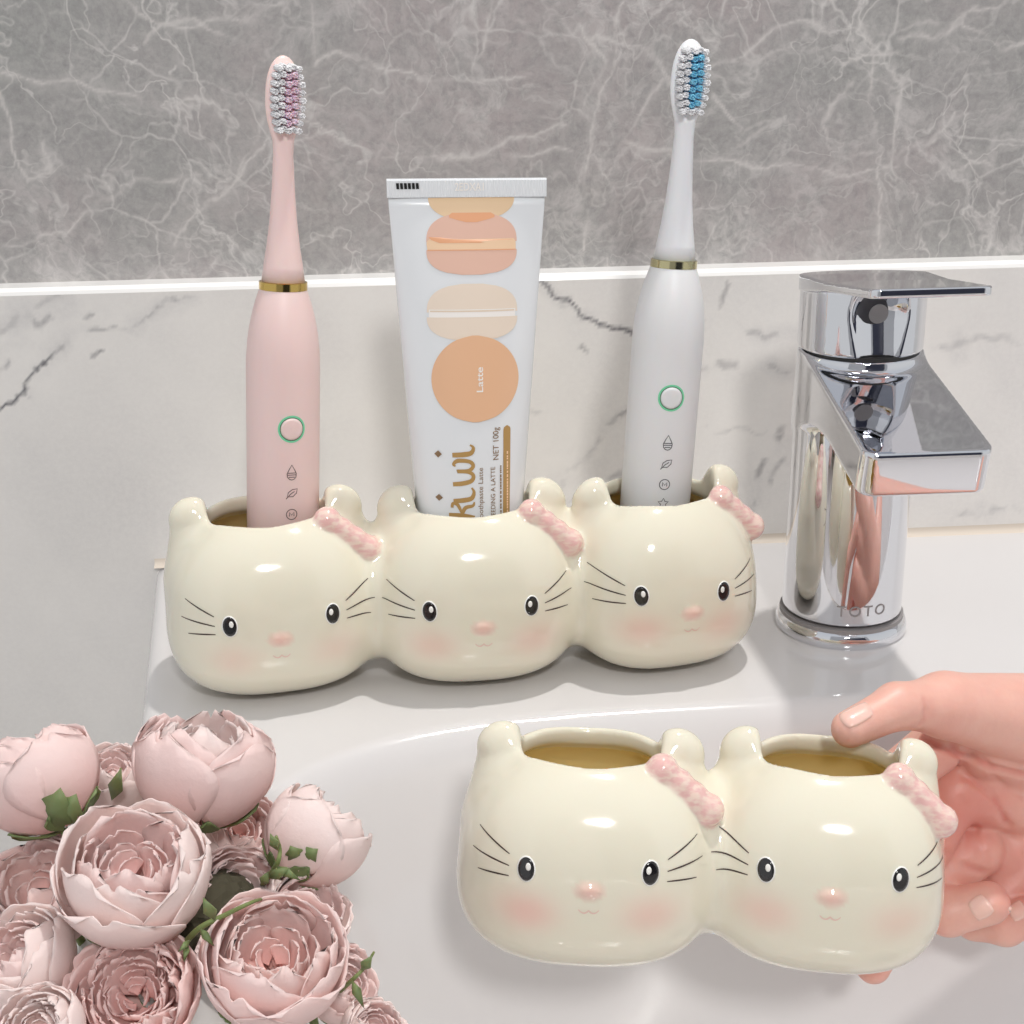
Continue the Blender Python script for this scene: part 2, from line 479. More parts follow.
# grey tile wall above
TW = WALL+1.5
V, F, X, Z = grid_wall('t', -26, 36, LEDGE-.05, 26, TW, .09, None)
vein = np.zeros(len(X)); wx = X+.22*fbm2(X, Z, 43, 1.0, 6); wz = Z+.22*fbm2(X, Z, 44, 1.0, 6)
def tile_vein(pxs, width, strength, seed):
    global vein
    d = polyline_dist(wx, wz, wall_pts(pxs, TW))
    mk = np.clip(.7+.5*fbm2(X, Z, seed, 1.1, 4), .15, 1)
    vein = np.maximum(vein, np.maximum(np.clip(1-d/width, 0, 1)**1.3*strength*.5, np.clip(1-d/.13, 0, 1)*.85)*mk)
for i, (pts, wd, st) in enumerate([
        ([(315, 0), (312, 40), (300, 80), (275, 120), (262, 150), (240, 175), (210, 200), (190, 220)], .5, .6),
        ([(262, 120), (245, 165), (225, 190), (195, 215), (180, 250)], 1.2, .45),
        ([(0, 78), (40, 78), (80, 80), (125, 92), (170, 100), (210, 112)], .55, .6),
        ([(0, 100), (20, 140), (30, 180), (50, 178), (58, 145)], .3, .5),
        ([(0, 245), (60, 225), (110, 205), (150, 180), (200, 170)], .28, .55),
        ([(120, 0), (160, 30), (230, 20), (290, 0)], .25, .6),
        ([(140, 40), (200, 15), (215, 35), (260, 40)], .3, .5),
        ([(380, 160), (410, 110), (440, 90), (470, 60), (490, 0)], .3, .6),
        ([(310, 55), (360, 62), (400, 75), (450, 88), (520, 70)], .26, .6),
        ([(300, 120), (350, 140), (400, 152), (470, 158), (560, 130)], .26, .5),
        ([(620, 0), (608, 45), (606, 80), (596, 110), (590, 150), (588, 250)], .35, .5),
        ([(580, 30), (596, 70), (580, 100)], 1.3, .4),
        ([(512, 10), (560, 45), (640, 48), (680, 92), (720, 60), (770, 30), (860, 40), (1024, 0)], .28, .65),
        ([(725, 55), (800, 52), (840, 62), (900, 52), (975, 8)], .3, .6),
        ([(670, 85), (640, 120), (615, 145), (560, 155), (512, 160)], .3, .55),
        ([(620, 140), (700, 160), (780, 168), (870, 172), (1024, 160)], .5, .5),
        ([(860, 20), (868, 70), (875, 140), (880, 190), (882, 250)], .7, .5),
        ([(885, 10), (895, 90), (893, 180)], .3, .35),
        ([(720, 100), (750, 130), (785, 120), (740, 150)], .18, .6),
        ([(900, 40), (960, 20), (1000, 45), (1024, 50)], .3, .55),
        ([(960, 110), (930, 140), (880, 160), (830, 150), (825, 120), (850, 80)], .2, .5)]):
    tile_vein(pts, wd, st, 60+i)
o = mesh_obj('wall_back_upper', V, F, M['tile'], kind='structure'); set_attr(o, 'vein', vein)
for nm, x0, x1, z0, z1 in (('wall_upper_left', -100, -26, LEDGE-.05, 175), ('wall_upper_right', 36, 140, LEDGE-.05, 175), ('wall_upper_top', -26, 36, 26, 175)):
    mesh_obj(nm, [(x0, TW, z0), (x1, TW, z0), (x1, TW, z1), (x0, TW, z1)], [(0, 1, 2, 3)], M['tile'], kind='structure')
M['floor'] = mat('beige_floor_tile', (176, 168, 160), .3)
mesh_obj('floor', [(-100, -130, -85), (140, -130, -85), (140, WALL+1.5, -85), (-100, WALL+1.5, -85)], [(0, 1, 2, 3)], M['floor'], kind='structure')
# the opposite side of the bathroom, which the chrome reflects
M['paint'] = mat('opposite_wall_paint', (190, 192, 196), .6)
M['reflection_door'] = mat('dark_reflection_door', (42, 46, 66), .35)
mesh_obj('wall_front', [(-100, -130, -85), (140, -130, -85), (140, -130, 175), (-100, -130, 175)], [(3, 2, 1, 0)], M['paint'], kind='structure')
d1 = box('reflection_door_1', 5, 115, -129.9, -126, -85, 120, M['reflection_door'], kind='structure', bevel=.4)  # unseen dark slab added to give the faucet dark reflections
h1 = box('reflection_door_handle', 105, 107, -125.9, -120, 10, 24, M['chrome'], parent=d1, bevel=.3)
# warm sealing bead where the basin meets the wall
M['caulk'] = mat('aged_sealant', (214, 202, 188), .5)

# ------------------------------------------------------------------ wash basin
BX0, BX1, BY0, BY1 = -12.15, 46.9, 8.0, WALL
BCX, BCY, BHW, BHD = 17.4, 26.0, 25.8, 17.3
def basin_height(X, Y):
    pw = 4.6
    u = (X-BCX)/BHW; v = (Y-BCY)/BHD
    q = (np.abs(u)**pw+np.abs(v)**pw)**(1/pw)
    au = np.abs(u); av = np.abs(v); q1 = np.maximum(q, 1e-3)
    gu = (au/q1)**(pw-1)/BHW; gv = (av/q1)**(pw-1)/BHD
    dist = (1-q)/np.maximum(np.sqrt(gu*gu+gv*gv), 1e-3)   # >0 inside the bowl
    d = np.maximum(dist+.35, 0)
    wall_ = np.where(d > 0, 2.1*(np.sqrt(d*d+.8**2)-.8), 0)
    depth = 12.0+.02*(X-BCX)*0
    z = -smin(wall_, np.full_like(wall_, depth), 6.0)
    z = np.minimum(z, 0)
    # rolled outer edges
    ed = np.minimum(np.minimum(X-BX0, BX1-X), Y-BY0)
    rr = .7
    t = np.clip((rr-ed)/rr, 0, 1)
    z = z-(1-np.sqrt(np.maximum(1-t*t, 0)))*rr
    return z
nx, ny = 260, 230
gx = BX0+(BX1-BX0)*np.concatenate([[0, .0008, .0025, .005, .008], np.linspace(.012, .988, nx-10), [.992, .995, .9975, .9992, 1]])
gy = BY0+(BY1-BY0)*np.concatenate([[0, .0008, .0025, .005, .008], np.linspace(.012, 1, ny-5)])
X, Y = np.meshgrid(gx, gy, indexing='ij')
# the outline narrows slightly towards the front
def taper(X, Y): return X+(np.clip((BY1-Y)/15, 0, 1.2)*1.9)*np.clip((BCX-X)/29, -1, 1)
Zb = basin_height(X, Y)
Vb = np.stack([taper(X, Y).ravel(), Y.ravel(), Zb.ravel()], 1)
I = np.arange(nx*ny).reshape(nx, ny)
Fb = [tuple(r) for r in np.stack([I[:-1, :-1].ravel(), I[1:, :-1].ravel(), I[1:, 1:].ravel(), I[:-1, 1:].ravel()], 1)]
rim = list(I[:, 0])+list(I[-1, 1:])+list(I[-2::-1, -1])+list(I[0, -2:0:-1])
base0 = len(Vb)
low = Vb[rim].copy(); low[:, 2] = -16
Vb = np.concatenate([Vb, low])
k = len(rim)
for i in range(k):
    j = (i+1) % k
    Fb.append((rim[j], rim[i], base0+i, base0+j))
Fb.append(tuple(base0+i for i in range(k-1, -1, -1)))
basin = empty('wash_basin', (0, 0, 0), label='large white porcelain wash basin with wide rear deck against the marble wall', cat='basin')
bb = mesh_obj('bowl', Vb, Fb, M['porcelain'], basin); auto_smooth(bb, 50)
dr = lathe('drain', [(2.2, 0), (2.2, .25), (1.9, .35), (1.6, .2), (0, .25)], M['chrome'], basin); dr.location = Vector((BCX, BCY, -12.0))*S
def ground_z(x, y):
    return float(basin_height(np.array([[x]]), np.array([[y]]))[0, 0])
# sealant bead
Vc, Fc = [], []
for i, x in enumerate(np.linspace(BX0, BX1, 40)):
    for a in np.linspace(0, math.pi/2, 5):
        Vc.append((x, WALL-.34*(1-math.sin(a)) , .34*(1-math.cos(a))+.0))
for i in range(39):
    for j in range(4): Fc.append((i*5+j, (i+1)*5+j, (i+1)*5+j+1, i*5+j+1))
mesh_obj('trim_2', Vc, Fc, M['caulk'], kind='structure')

# ------------------------------------------------------------------ ceramic cat-head cup holders
CUP_Z, CUP_H = 3.42, 3.5
def cup_body(P, cup, grow=0.0):
    """cup: x, y, yaw, half width"""
    q = rotz(P-np.array([cup[0], cup[1], 0]), cup[2])
    a, b, h = cup[3]-grow, 3.5-grow, CUP_H-grow
    zz = (q[:, 2]-CUP_Z); zz = zz+.42*(1-np.clip(zz/CUP_H, -1, 1)**2)
    a_ = a*(1-.055*zz/CUP_H); b_ = b*(1-.03*zz/CUP_H)
    u, v, z = np.abs(q[:, 0])/a_, np.abs(q[:, 1])/b_, np.abs(zz)/h
    p = 2.62
    s_ = (u**p+v**p+z**p)**(1/p); s1 = np.maximum(s_, .05)
    g = np.sqrt(((u/s1)**(p-1)/a_)**2+((v/s1)**(p-1)/b_)**2+((z/s1)**(p-1)/h)**2)
    return (s_-1)/np.maximum(g, .05)
CLIP = [(0.0, .0, .50), (.6, .0, .47), (1.14, .0, .47), (1.72, .0, .50)]      # four even puffs in a row
def clip_sd(P, cup):
    q = rotz(P-np.array([cup[0], cup[1], 0]), cup[2])
    kx = cup[3]/3.9
    a = np.array([2.05*kx, -1.4, 6.4]); b = np.array([3.45*kx, -1.45, 5.2])
    d = (b-a)/np.linalg.norm(b-a); L = np.linalg.norm(b-a)
    r = None
    for t, _, rad in CLIP:
        c = a+d*(t/1.72*L)
        e_ = sd_ellip(q, c, (rad, rad*.95, rad*1.05))
        r = e_ if r is None else smin(r, e_, .3)
    return r
def holder_sdf(cups, nz_=2.95):
    def body_outer(P):
        r = None
        for c in cups:
            d = cup_body(P, c)
            r = d if r is None else smin(r, d, 1.3)
        # bridge between neighbouring heads
        for c0, c1 in zip(cups[:-1], cups[1:]):
            m = np.array([(c0[0]+c1[0])/2, (c0[1]+c1[1])/2, 3.1])
            r = smin(r, sd_ellip(P, m, (1.5, 1.9, 2.5)), .7)
        return r
    def fn(P):
        r = body_outer(P)
        for c in cups:
            q = rotz(P-np.array([c[0], c[1], 0]), c[2]); k = c[3]/3.9
            for sgn in (-1, 1):
                e = sd_cone(q*np.array([1, 1.5, 1]), (sgn*2.2*k, .0, 4.7), (sgn*2.62*k, 0, 6.42), 1.5, .84)/1.25
                r = smin(r, e, .9)
                if sgn < 0:
                    r = smax(r, -sd_ellip(q, (sgn*2.66*k, -1.38, 6.75), (.55, .5, .6)), .4)
            r = smin(r, clip_sd(P, c), .2)
            r = smin(r, sd_ellip(q, (0, -3.44, nz_), (.33, .16, .22)), .15)
        for c in cups:
            q = rotz(P-np.array([c[0], c[1], 0]), c[2]); k = c[3]/3.9
            inner = cup_body(P, c, .42)
            hx, hy = 2.12*max(k, 1.0), 1.75
            qq = np.sqrt((q[:, 0]/hx)**2+((q[:, 1]-.0)/hy)**2)
            col = (qq-1)*min(hx, hy)
            col = np.maximum(col, 4.2-q[:, 2])
            cav = smin(inner, col, .3)
            cav = np.maximum(cav, .55-q[:, 2])
            r = smax(r, -cav, .3)
        r = smax(r, -P[:, 2], .35)           # flat foot
        return r
    return fn, body_outer
def on_front(outer, cup, u, z, lift):
    """point on the face of a cup at local u,z"""
    c, s_ = math.cos(cup[2]), math.sin(cup[2])
    u = np.atleast_1d(u); z = np.atleast_1d(z)
    v = np.full(len(u), -5.0)
    def W(v_): return np.stack([cup[0]+u*c-v_*s_, cup[1]+u*s_+v_*c, z], 1)
    for _ in range(60):
        d = outer(W(v)); v = np.minimum(v+np.clip(d, -.5, .5)*.8, .2)
    P = W(v); g = np.zeros_like(P)
    for k in range(3):
        e_ = np.zeros(3); e_[k] = .01
        g[:, k] = outer(P+e_)-outer(P-e_)
    g /= np.linalg.norm(g, axis=1, keepdims=True)
    return P+g*lift
def decal_disc(name, outer, cup, u, z, ru, rz, m, parent, lift, n=28, rings=4):
    us, zs = [u], [z]
    for r in range(1, rings+1):
        for i in range(n):
            a = 2*math.pi*i/n
            us.append(u+ru*r/rings*math.cos(a)); zs.append(z+rz*r/rings*math.sin(a))
    P = on_front(outer, cup, np.array(us), np.array(zs), lift)
    # close the rim down to the surface so the glaze dot has a thickness
    Pr = on_front(outer, cup, np.array(us[-n:]), np.array(zs[-n:]), -.02)
    F = [(0, 1+i, 1+(i+1) % n) for i in range(n)]
    for r in range(rings-1):
        a = 1+r*n; b = a+n
        F += [(a+i, b+i, b+(i+1) % n, a+(i+1) % n) for i in range(n)]
    b = 1+(rings-1)*n; c_ = 1+rings*n
    F += [(b+i, c_+i, c_+(i+1) % n, b+(i+1) % n) for i in range(n)]
    return mesh_obj(name, np.concatenate([P, Pr]), F, m, parent)
def decal_line(name, outer, cup, pts, wd, m, parent, lift=.014):
    pts = np.array(pts, float); n = len(pts)
    t = np.gradient(pts, axis=0); t /= np.linalg.norm(t, axis=1, keepdims=True)
    nrm = np.stack([-t[:, 1], t[:, 0]], 1)
    wv = wd*(.45+.55*np.sin(np.linspace(.25, math.pi-.05, n)))[:, None]/2
    A, B = pts+nrm*wv, pts-nrm*wv
    PA = on_front(outer, cup, A[:, 0], A[:, 1], lift); PB = on_front(outer, cup, B[:, 0], B[:, 1], lift)
    F = [(i, n+i, n+i+1, i+1) for i in range(n-1)]
    return mesh_obj(name, np.concatenate([PA, PB]), F, m, parent)
def bez(p0, p1, p2, n=9):
    return [tuple((1-t)**2*np.array(p0)+2*t*(1-t)*np.array(p1)+t*t*np.array(p2)) for t in np.linspace(0, 1, n)]

def build_holder(cups, faces, loc, rot, label, nz_=2.95):
    root = empty('toothbrush_holder', loc, rot, label, 'toothbrush holder')
    fn, outer = holder_sdf(cups, nz_)
    xs = [c[0] for c in cups]; ys = [c[1] for c in cups]
    V, F = surface_nets(fn, (min(xs)-4.6, min(ys)-4.1, -.3), (max(xs)+4.6, max(ys)+4.1, 7.6), .11)
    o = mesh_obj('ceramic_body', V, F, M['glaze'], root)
    blush = np.zeros(len(V)); inner = np.zeros(len(V)); clip = np.zeros(len(V))
    for c, fc in zip(cups, faces):
        q = rotz(V-np.array([c[0], c[1], 0]), c[2])
        f = (q[:, 1] < -.5)
        for (u, z, s_) in fc['blush']:
            blush = np.maximum(blush, .72*s_*np.exp(-(((q[:, 0]-u)/.85)**2+((q[:, 2]-z)/.6)**2)**1.1)*f)
        blush = np.maximum(blush, .85*np.clip(1.25-np.sqrt(((q[:, 0])/.4)**2+((q[:, 2]-nz_)/.27)**2), 0, 1)**.5*.8*(q[:, 1] < -3.2))
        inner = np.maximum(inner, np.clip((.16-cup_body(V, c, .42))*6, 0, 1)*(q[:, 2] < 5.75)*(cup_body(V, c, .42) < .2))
        clip = np.maximum(clip, np.clip(1-clip_sd(V, c)*14, 0, 1)*(clip_sd(V, c) < .06))
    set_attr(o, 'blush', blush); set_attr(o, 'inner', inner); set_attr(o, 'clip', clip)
    for c, fc in zip(cups, faces):
        for (u, z) in fc['eyes']:
            sg = 1 if u < 0 else -1
            decal_disc('eye', outer, c, u, z, .275, .39, M['eye_white'], root, .012)
            e_ = decal_disc('pupil', outer, c, u, z, .235, .35, M['eye_black'], root, .022)
            decal_disc('eye_highlight', outer, c, u+.06*sg, z+.08, .075, .115, M['eye_white'], root, .034, n=16, rings=2)
        for side, (eu, ez) in zip((-1, 1), fc['eyes']):
            for (a, b, c_) in fc['whisk']:
                p0 = (eu+side*a[0], ez+a[1]); p2 = (eu+side*c_[0], ez+c_[1]); p1 = (eu+side*b[0], ez+b[1])
                decal_line('whisker', outer, c, bez(p0, p1, p2), .05, M['whisker'], root)
        # a small painted mouth under the nose
        decal_line('mouth', outer, c, bez((-.30, nz_-.58), (-.14, nz_-.78), (0, nz_-.6), 8)+bez((0, nz_-.6), (.14, nz_-.78), (.30, nz_-.58), 8)[1:], .05, M['nose_pink'], root)
    return root, fn
WH = [((.50, .34), (.85, .52), (1.42, .80)), ((.50, .0), (.95, .08), (1.6, .14)), ((.5, -.3), (.95, -.32), (1.42, -.40))]
def face(el, er, bl=(.8, .8)):
    return dict(eyes=[el, er], whisk=WH, blush=[(el[0]+.05, el[1]-1.3, bl[0]), (er[0]+.05, er[1]-1.3, bl[1])])

cups3 = [(-5.6, 47.7, R_(9), 3.9), (1.85, 47.9, R_(3), 3.86), (8.85, 48.3, R_(12), 3.6)]
faces3 = [face((-1.68, 3.55), (1.88, 3.6), (.45, .4)), face((-1.86, 3.62), (1.75, 3.6), (.6, .6)), face((-1.85, 3.75), (1.25, 3.6), (.7, .55))]
h3, fn3 = build_holder(cups3, faces3, (0, 0, 0), (0, 0, 0), 'long cream ceramic holder of three joined cat heads standing on the basin deck')

cups2 = [(-3.8, 0, R_(-2), 4.0), (3.6, 0, R_(-8), 3.7)]
faces2 = [face((-1.85, 3.85), (1.75, 3.9), (.9, .7)), face((-1.9, 3.9), (1.95, 3.95), (.65, .5))]
HL = Vector((7.75, 33.7, -2.65)); HR = Euler((R_(-9.5), R_(3), R_(-4)), 'XYZ')
h2, fn2 = build_holder(cups2, faces2, HL, HR, 'cream ceramic holder of two joined cat heads held up by the hand over the bowl', 3.35)

h2.scale = (.93, .93, .91)

# ------------------------------------------------------------------ electric toothbrushes
def ribbon_on_cyl(name, pts, wd, rad, z0, m, parent, ang0, closed=False, lift=.012):
    """polyline (u,z in cm) wrapped on a cylinder about local z"""
    pts = [tuple(p) for p in pts]
    if closed: pts = pts+[pts[0]]
    P = np.array(pts, float); n = len(P)
    if closed:
        t = np.roll(P[:-1], -1, 0)-np.roll(P[:-1], 1, 0); t = np.concatenate([t, t[:1]])
    else: t = np.gradient(P, axis=0)
    t /= np.maximum(np.linalg.norm(t, axis=1, keepdims=True), 1e-9)
    nr = np.stack([-t[:, 1], t[:, 0]], 1)*wd/2
    V = []
    for Q in (P+nr, P-nr):
        for u, z in Q:
            a = ang0+u/rad
            V.append(((rad+lift)*math.cos(a), (rad+lift)*math.sin(a), z0+z))
    return V, [(i, n+i, n+i+1, i+1) for i in range(n-1)]
def circ(r, n=24, cx=0, cz=0): return [(cx+r*math.cos(2*math.pi*i/n), cz+r*math.sin(2*math.pi*i/n)) for i in range(n)]
def merge(name, parts, m, parent):
    V, F = [], []
    for v, f in parts:
        k = len(V); V += list(v); F += [tuple(i+k for i in q) for q in f]
    return mesh_obj(name, V, F, m, parent)

ICONS = {
 'drop': [[(0, .30), (.10, .12), (.165, -.02), (.15, -.15), (.08, -.23), (0, -.25), (-.08, -.23), (-.15, -.15), (-.165, -.02), (-.10, .12)], [(-.14, 0), (.14, 0)], [(-.15, -.07), (.15, -.07)], [(-.11, -.15), (.11, -.15)]],
 'leaf': [[(-.16, -.12), (-.12, .04), (.02, .14), (.20, .16), (.17, .0), (.04, -.12)], [(-.2, -.2), (-.05, -.03), (.1, .07)]],
 'mode': [circ(.19), [(-.08, -.07), (-.08, .08), (0, -.03), (.08, .08), (.08, -.07)]],
 'star': [[((.2 if i % 2 == 0 else .1)*math.sin(i*math.pi/5), (.2 if i % 2 == 0 else .1)*math.cos(i*math.pi/5)) for i in range(10)]],
}
def brush(label, loc, rot, headang, bodyang, mats, icons, zs, rad=1.31, h_sh=11.9, ring=14.0, head_z=19.6):
    mb, mh, mring, mtuft, micon = mats
    t = empty('electric_toothbrush', loc, rot, label, 'toothbrush')
    t.rotation_mode = 'XYZ'
    prof = [(rad*.86, 0), (rad*.97, .12), (rad, .4), (rad, h_sh-1.2)]
    L = ring-h_sh+1.2
    for i in range(1, 13):
        s_ = i/12
        prof.append((rad-(rad-.83)*(s_**2.3), h_sh-1.2+L*s_))
    lathe('handle', prof, mb, t)
    lathe('ring', [(.80, ring-.02), (.845, ring), (.845, ring+.26), (.80, ring+.28)], mring, t)
    # neck and head: sections along z
    V, F = [], []; n = 32
    ca, sa = math.cos(headang), math.sin(headang)     # head faces this direction
    sec = []
    H = head_z                                          # start of the head oval
    for z, r in [(ring+.28, .76), (ring+.8, .69), (ring+1.5, .58), (ring+2.4, .475), (ring+3.4, .40), (ring+4.3, .36), (H-.5, .345), (H-.15, .36)]:
        sec.append((z, r, r))
    for k in range(0, 21):
        s_ = .5-.5*math.cos(math.pi*k/20)
        wv = .37+(.64-.37)*math.sin(min(1, s_*2.2)*math.pi/2)
        if s_ > .5: wv = .64*math.sqrt(max(1-((s_-.5)/.5)**2.2, 0.0006))
        dp = .36-.14*min(1, s_*4)
        if s_ > .8: dp = .22*math.sqrt(max(1-((s_-.8)/.2)**2, .002))
        sec.append((H+2.78*s_, max(wv, .01), max(dp, .01)))
    for z, wv, dp in sec:
        for i in range(n):
            a = 2*math.pi*i/n
            w_, d_ = wv*math.cos(a), dp*math.sin(a)     # w along the tangent, d along the facing direction
            V.append((-sa*w_+ca*d_, ca*w_+sa*d_, z))
    for j in range(len(sec)-1):
        for i in range(n):
            F.append((j*n+i, j*n+(i+1) % n, (j+1)*n+(i+1) % n, (j+1)*n+i))
    F.append(tuple(range(n-1, -1, -1))); F.append(tuple((len(sec)-1)*n+i for i in range(n)))
    hd = mesh_obj('brush_head', V, F, mh, t)
    # tufts, each a bundle of fine bristles: outer columns clear, the middle coloured
    rnd = random.Random(3)
    outer, mid = [], []
    for r_ in range(9):
        zc = H+.38+.25*r_
        s_ = (zc-H)/2.78
        wmax = .43*math.sqrt(max(1-((s_-.5)/.5)**2, 0.05))
        for c_ in range(5):
            wc = (c_-2)/2*wmax; zc = H+.38+.25*r_+(.06 if c_ % 2 else 0)
            lst = mid if (c_ in (2, 3) and 1 <= r_ <= 7) else outer
            ln = (.46 if (r_+c_) % 2 else .52)+(.05 if c_ in (0, 4) else 0)
            for b in range(8):
                a = 2*math.pi*b/7; rr = .072 if b < 7 else 0
                w0, z0 = wc+rr*math.cos(a), zc+rr*math.sin(a)
                w1, z1 = w0+rnd.uniform(-.012, .012)+wc*.12, z0+rnd.uniform(-.012, .012)-.04
                base = np.array([-sa*w0+ca*.15, ca*w0+sa*.15, z0]); l2 = .15+ln+rnd.uniform(-.03, .03)
                tip = np.array([-sa*w1+ca*l2, ca*w1+sa*l2, z1])
                pv = []
                for P0, rb in ((base, .045), (tip, .034)):
                    for q in range(5):
                        aa = 2*math.pi*q/5
                        pv.append((P0[0]-sa*rb*math.cos(aa), P0[1]+ca*rb*math.cos(aa), P0[2]+rb*math.sin(aa)))
                lst.append((pv, [(q, (q+1) % 5, 5+(q+1) % 5, 5+q) for q in range(5)]+[(5, 6, 7, 8, 9)]))
    b1 = merge('bristles', outer, M['bristle_white'], t)
    b2 = merge('coloured_bristles', mid, mtuft, t); b2['label'] = 'coloured middle rows of bristles'
    # power button and printed icons
    bt = []
    nn = 32
    Vb_, Fb_ = [], []
    for k, (r, lf) in enumerate([(0, .07), (.3, .07), (.37, .06), (.39, .01)]):
        for i in range(nn):
            u, z = r*math.cos(2*math.pi*i/nn), r*math.sin(2*math.pi*i/nn)
            a = bodyang+u/rad
            Vb_.append(((rad+lf)*math.cos(a), (rad+lf)*math.sin(a), zs[0]+z))
        if k: Fb_ += [((k-1)*nn+i, k*nn+i, k*nn+(i+1) % nn, (k-1)*nn+(i+1) % nn) for i in range(nn)]
    b_ = mesh_obj('power_button', Vb_, Fb_, mb, t)
    v, f = ribbon_on_cyl('r', circ(.41, 40), .035, rad, zs[0], None, None, bodyang, True, .02); mesh_obj('button_rim', v, f, M['green_rim'], b_)
    v, f = ribbon_on_cyl('r', circ(.455, 40), .07, rad, zs[0], None, None, bodyang, True, .014); mesh_obj('button_light', v, f, M['green_led'], b_)
    for key, z in zip(icons, zs[1:]):
        mm = merge('mode_icon', [ribbon_on_cyl('i', pl, .032, rad, z, None, None, bodyang, (len(pl) > 5 and key != 'mode') or len(pl) > 20, .012) for pl in ICONS[key]], micon, t)
    return t
def lean(p0, p1):
    """axis from p0 to p1: rotation whose local z runs along it"""
    d = (Vector(p1)-Vector(p0)).normalized()
    return Vector((0, 0, 1)).rotation_difference(d).to_euler()
pk0 = Vector((-5.42, 48.0, .75)); pk1 = Vector((-4.02, 49.2, 22))
brush('pink electric toothbrush with gold ring standing in the left cup of the long holder', pk0, lean(pk0, pk1), R_(-66), R_(-72),
      (M['pink_matte'], M['pink_head'], M['gold'], M['bristle_pink'], M['icon']), ['drop', 'leaf', 'mode'], [8.9, 7.3, 6.55, 5.77], h_sh=11.9, ring=13.65, head_z=18.68)
M['white_head'] = mat('white_gloss_plastic', (236, 236, 238), .3, sss=.1)
wt0 = Vector((8.5, 48.5, .75)); wt1 = Vector((9.97, 49.8, 22.6))
brush('white electric toothbrush with blue bristles standing in the right cup of the long holder', wt0, lean(wt0, wt1), R_(-82), R_(-88),
      (M['white_matte'], M['white_head'], M['silvergold'], M['bristle_blue'], M['icon_dark']), ['drop', 'leaf', 'mode', 'star'], [9.4, 7.72, 6.94, 6.17, 5.45], h_sh=12.3, ring=13.95, head_z=18.98)

# ------------------------------------------------------------------ toothpaste tube
M['tube'] = mat('white_tube_plastic', (236, 238, 240), .22, coat=.2)
M['mac_pink'] = mat('pink_print', (236, 194, 174), .3); M['mac_line'] = mat('orange_print', (240, 176, 134), .3)
M['mac_cream'] = mat('cream_print', (248, 212, 176), .3); M['mac_pale'] = mat('pale_print', (241, 224, 206), .3)
M['mac_pale2'] = mat('paler_print', (233, 213, 190), .3)
M['orange'] = mat('orange_circle_print', (238, 190, 152), .3); M['peach'] = mat('peach_print', (240, 208, 170), .3)
M['brown'] = mat('gold_brown_print', (184, 146, 88), .35); M['txt_grey'] = mat('brown_text', (140, 112, 82), .4)
M['white_print'] = mat('white_print', (252, 246, 240), .3); M['black'] = mat('black_print', (25, 25, 25), .4)
tube = empty('toothpaste_tube', (1.70, 47.92, .88), Euler((R_(-1.3), R_(1.05), R_(1.5)), 'XYZ'), 'white toothpaste tube with macaron print standing upside down in the middle cup', 'toothpaste')
TH = 17.18
def tube_ab(z):
    s_ = min(max((z-2.3)/(TH-.7-2.3), 0), 1)
    a = 1.75+(2.70-1.75)*s_**.95
    b = 1.42*(1-s_**1.7)+.10
    return a, b
V, F = [], []; n = 72
secs = [(0, .9, .9, 2), (0.05, 1.25, 1.1, 2), (1.4, 1.3, 1.15, 2), (1.45, 1.2, 1.05, 2), (1.9, 1.75, 1.3, 2)]
for z in np.linspace(2.3, TH-.6, 44):
    a, b = tube_ab(z); secs.append((z, a, b, 2.1))
for z, a, b, p in secs:
    for i in range(n):
        an = 2*math.pi*i/n; c, s_ = math.cos(an), math.sin(an)
        V.append((a*math.copysign(abs(c)**(2/p), c), b*math.copysign(abs(s_)**(2/p), s_), z))
for j in range(len(secs)-1):
    for i in range(n): F.append((j*n+i, j*n+(i+1) % n, (j+1)*n+(i+1) % n, (j+1)*n+i))
F.append(tuple(range(n-1, -1, -1))); F.append(tuple((len(secs)-1)*n+i for i in range(n)))
tb = mesh_obj('tube_body', V, F, M['tube'], tube)
# crimped end: ribbed flat bar
V, F = [], []; nr = 110
xs = np.linspace(-2.74, 2.74, nr)
for i, x in enumerate(xs):
    d = .13+(.018 if i % 2 else 0)
    for y, z in ((-d, TH-.62), (-d, TH-.06), (-.1, TH), (.1, TH), (d, TH-.06), (d, TH-.62)): V.append((x, y, z))
for i in range(nr-1):
    for j in range(6): F.append((i*6+j, (i+1)*6+j, (i+1)*6+(j+1) % 6, i*6+(j+1) % 6))
F.append((5, 4, 3, 2, 1, 0)); F.append(tuple((nr-1)*6+j for j in range(6)))
cr = mesh_obj('crimp', V, F, M['tube'], tube, smooth=False)
def tube_front(x, z, lift):
    if z > TH-.62: return (x, -.15-lift, z)
    a, b = tube_ab(z); q = min(abs(x)/a, .999)
    return (x, -b*(1-q**2.1)**(1/2.1)-lift, z)
def tpx(px, py):
    """photo position on the printed front -> tube x,z"""
    z = np.interp(py, [180, 198, 330, 495, 530], [TH, TH-.6, 12.15, 6.12, 4.9])
    sc = np.interp(py, [180, 500], [28.4, 26.9]); cx = np.interp(py, [180, 500], [466.8, 469.5])
    return (px-cx)/sc, z
def grid_decal(name, inside, x0, x1, z0, z1, m, lift, parent, h=.07):
    """a printed patch bounded by rows: inside(z) -> (xmin,xmax)"""
    V, F = [], []; rows = max(int((z1-z0)/h), 2); cols = 24
    for j in range(rows+1):
        z = z0+(z1-z0)*j/rows; a, b = inside(z)
        for i in range(cols+1):
            x = a+(b-a)*i/cols; V.append(tube_front(x, z, lift))
    for j in range(rows):
        for i in range(cols):
            k = j*(cols+1)+i; F.append((k, k+1, k+cols+2, k+cols+1))
    return mesh_obj(name, V, F, m, parent)
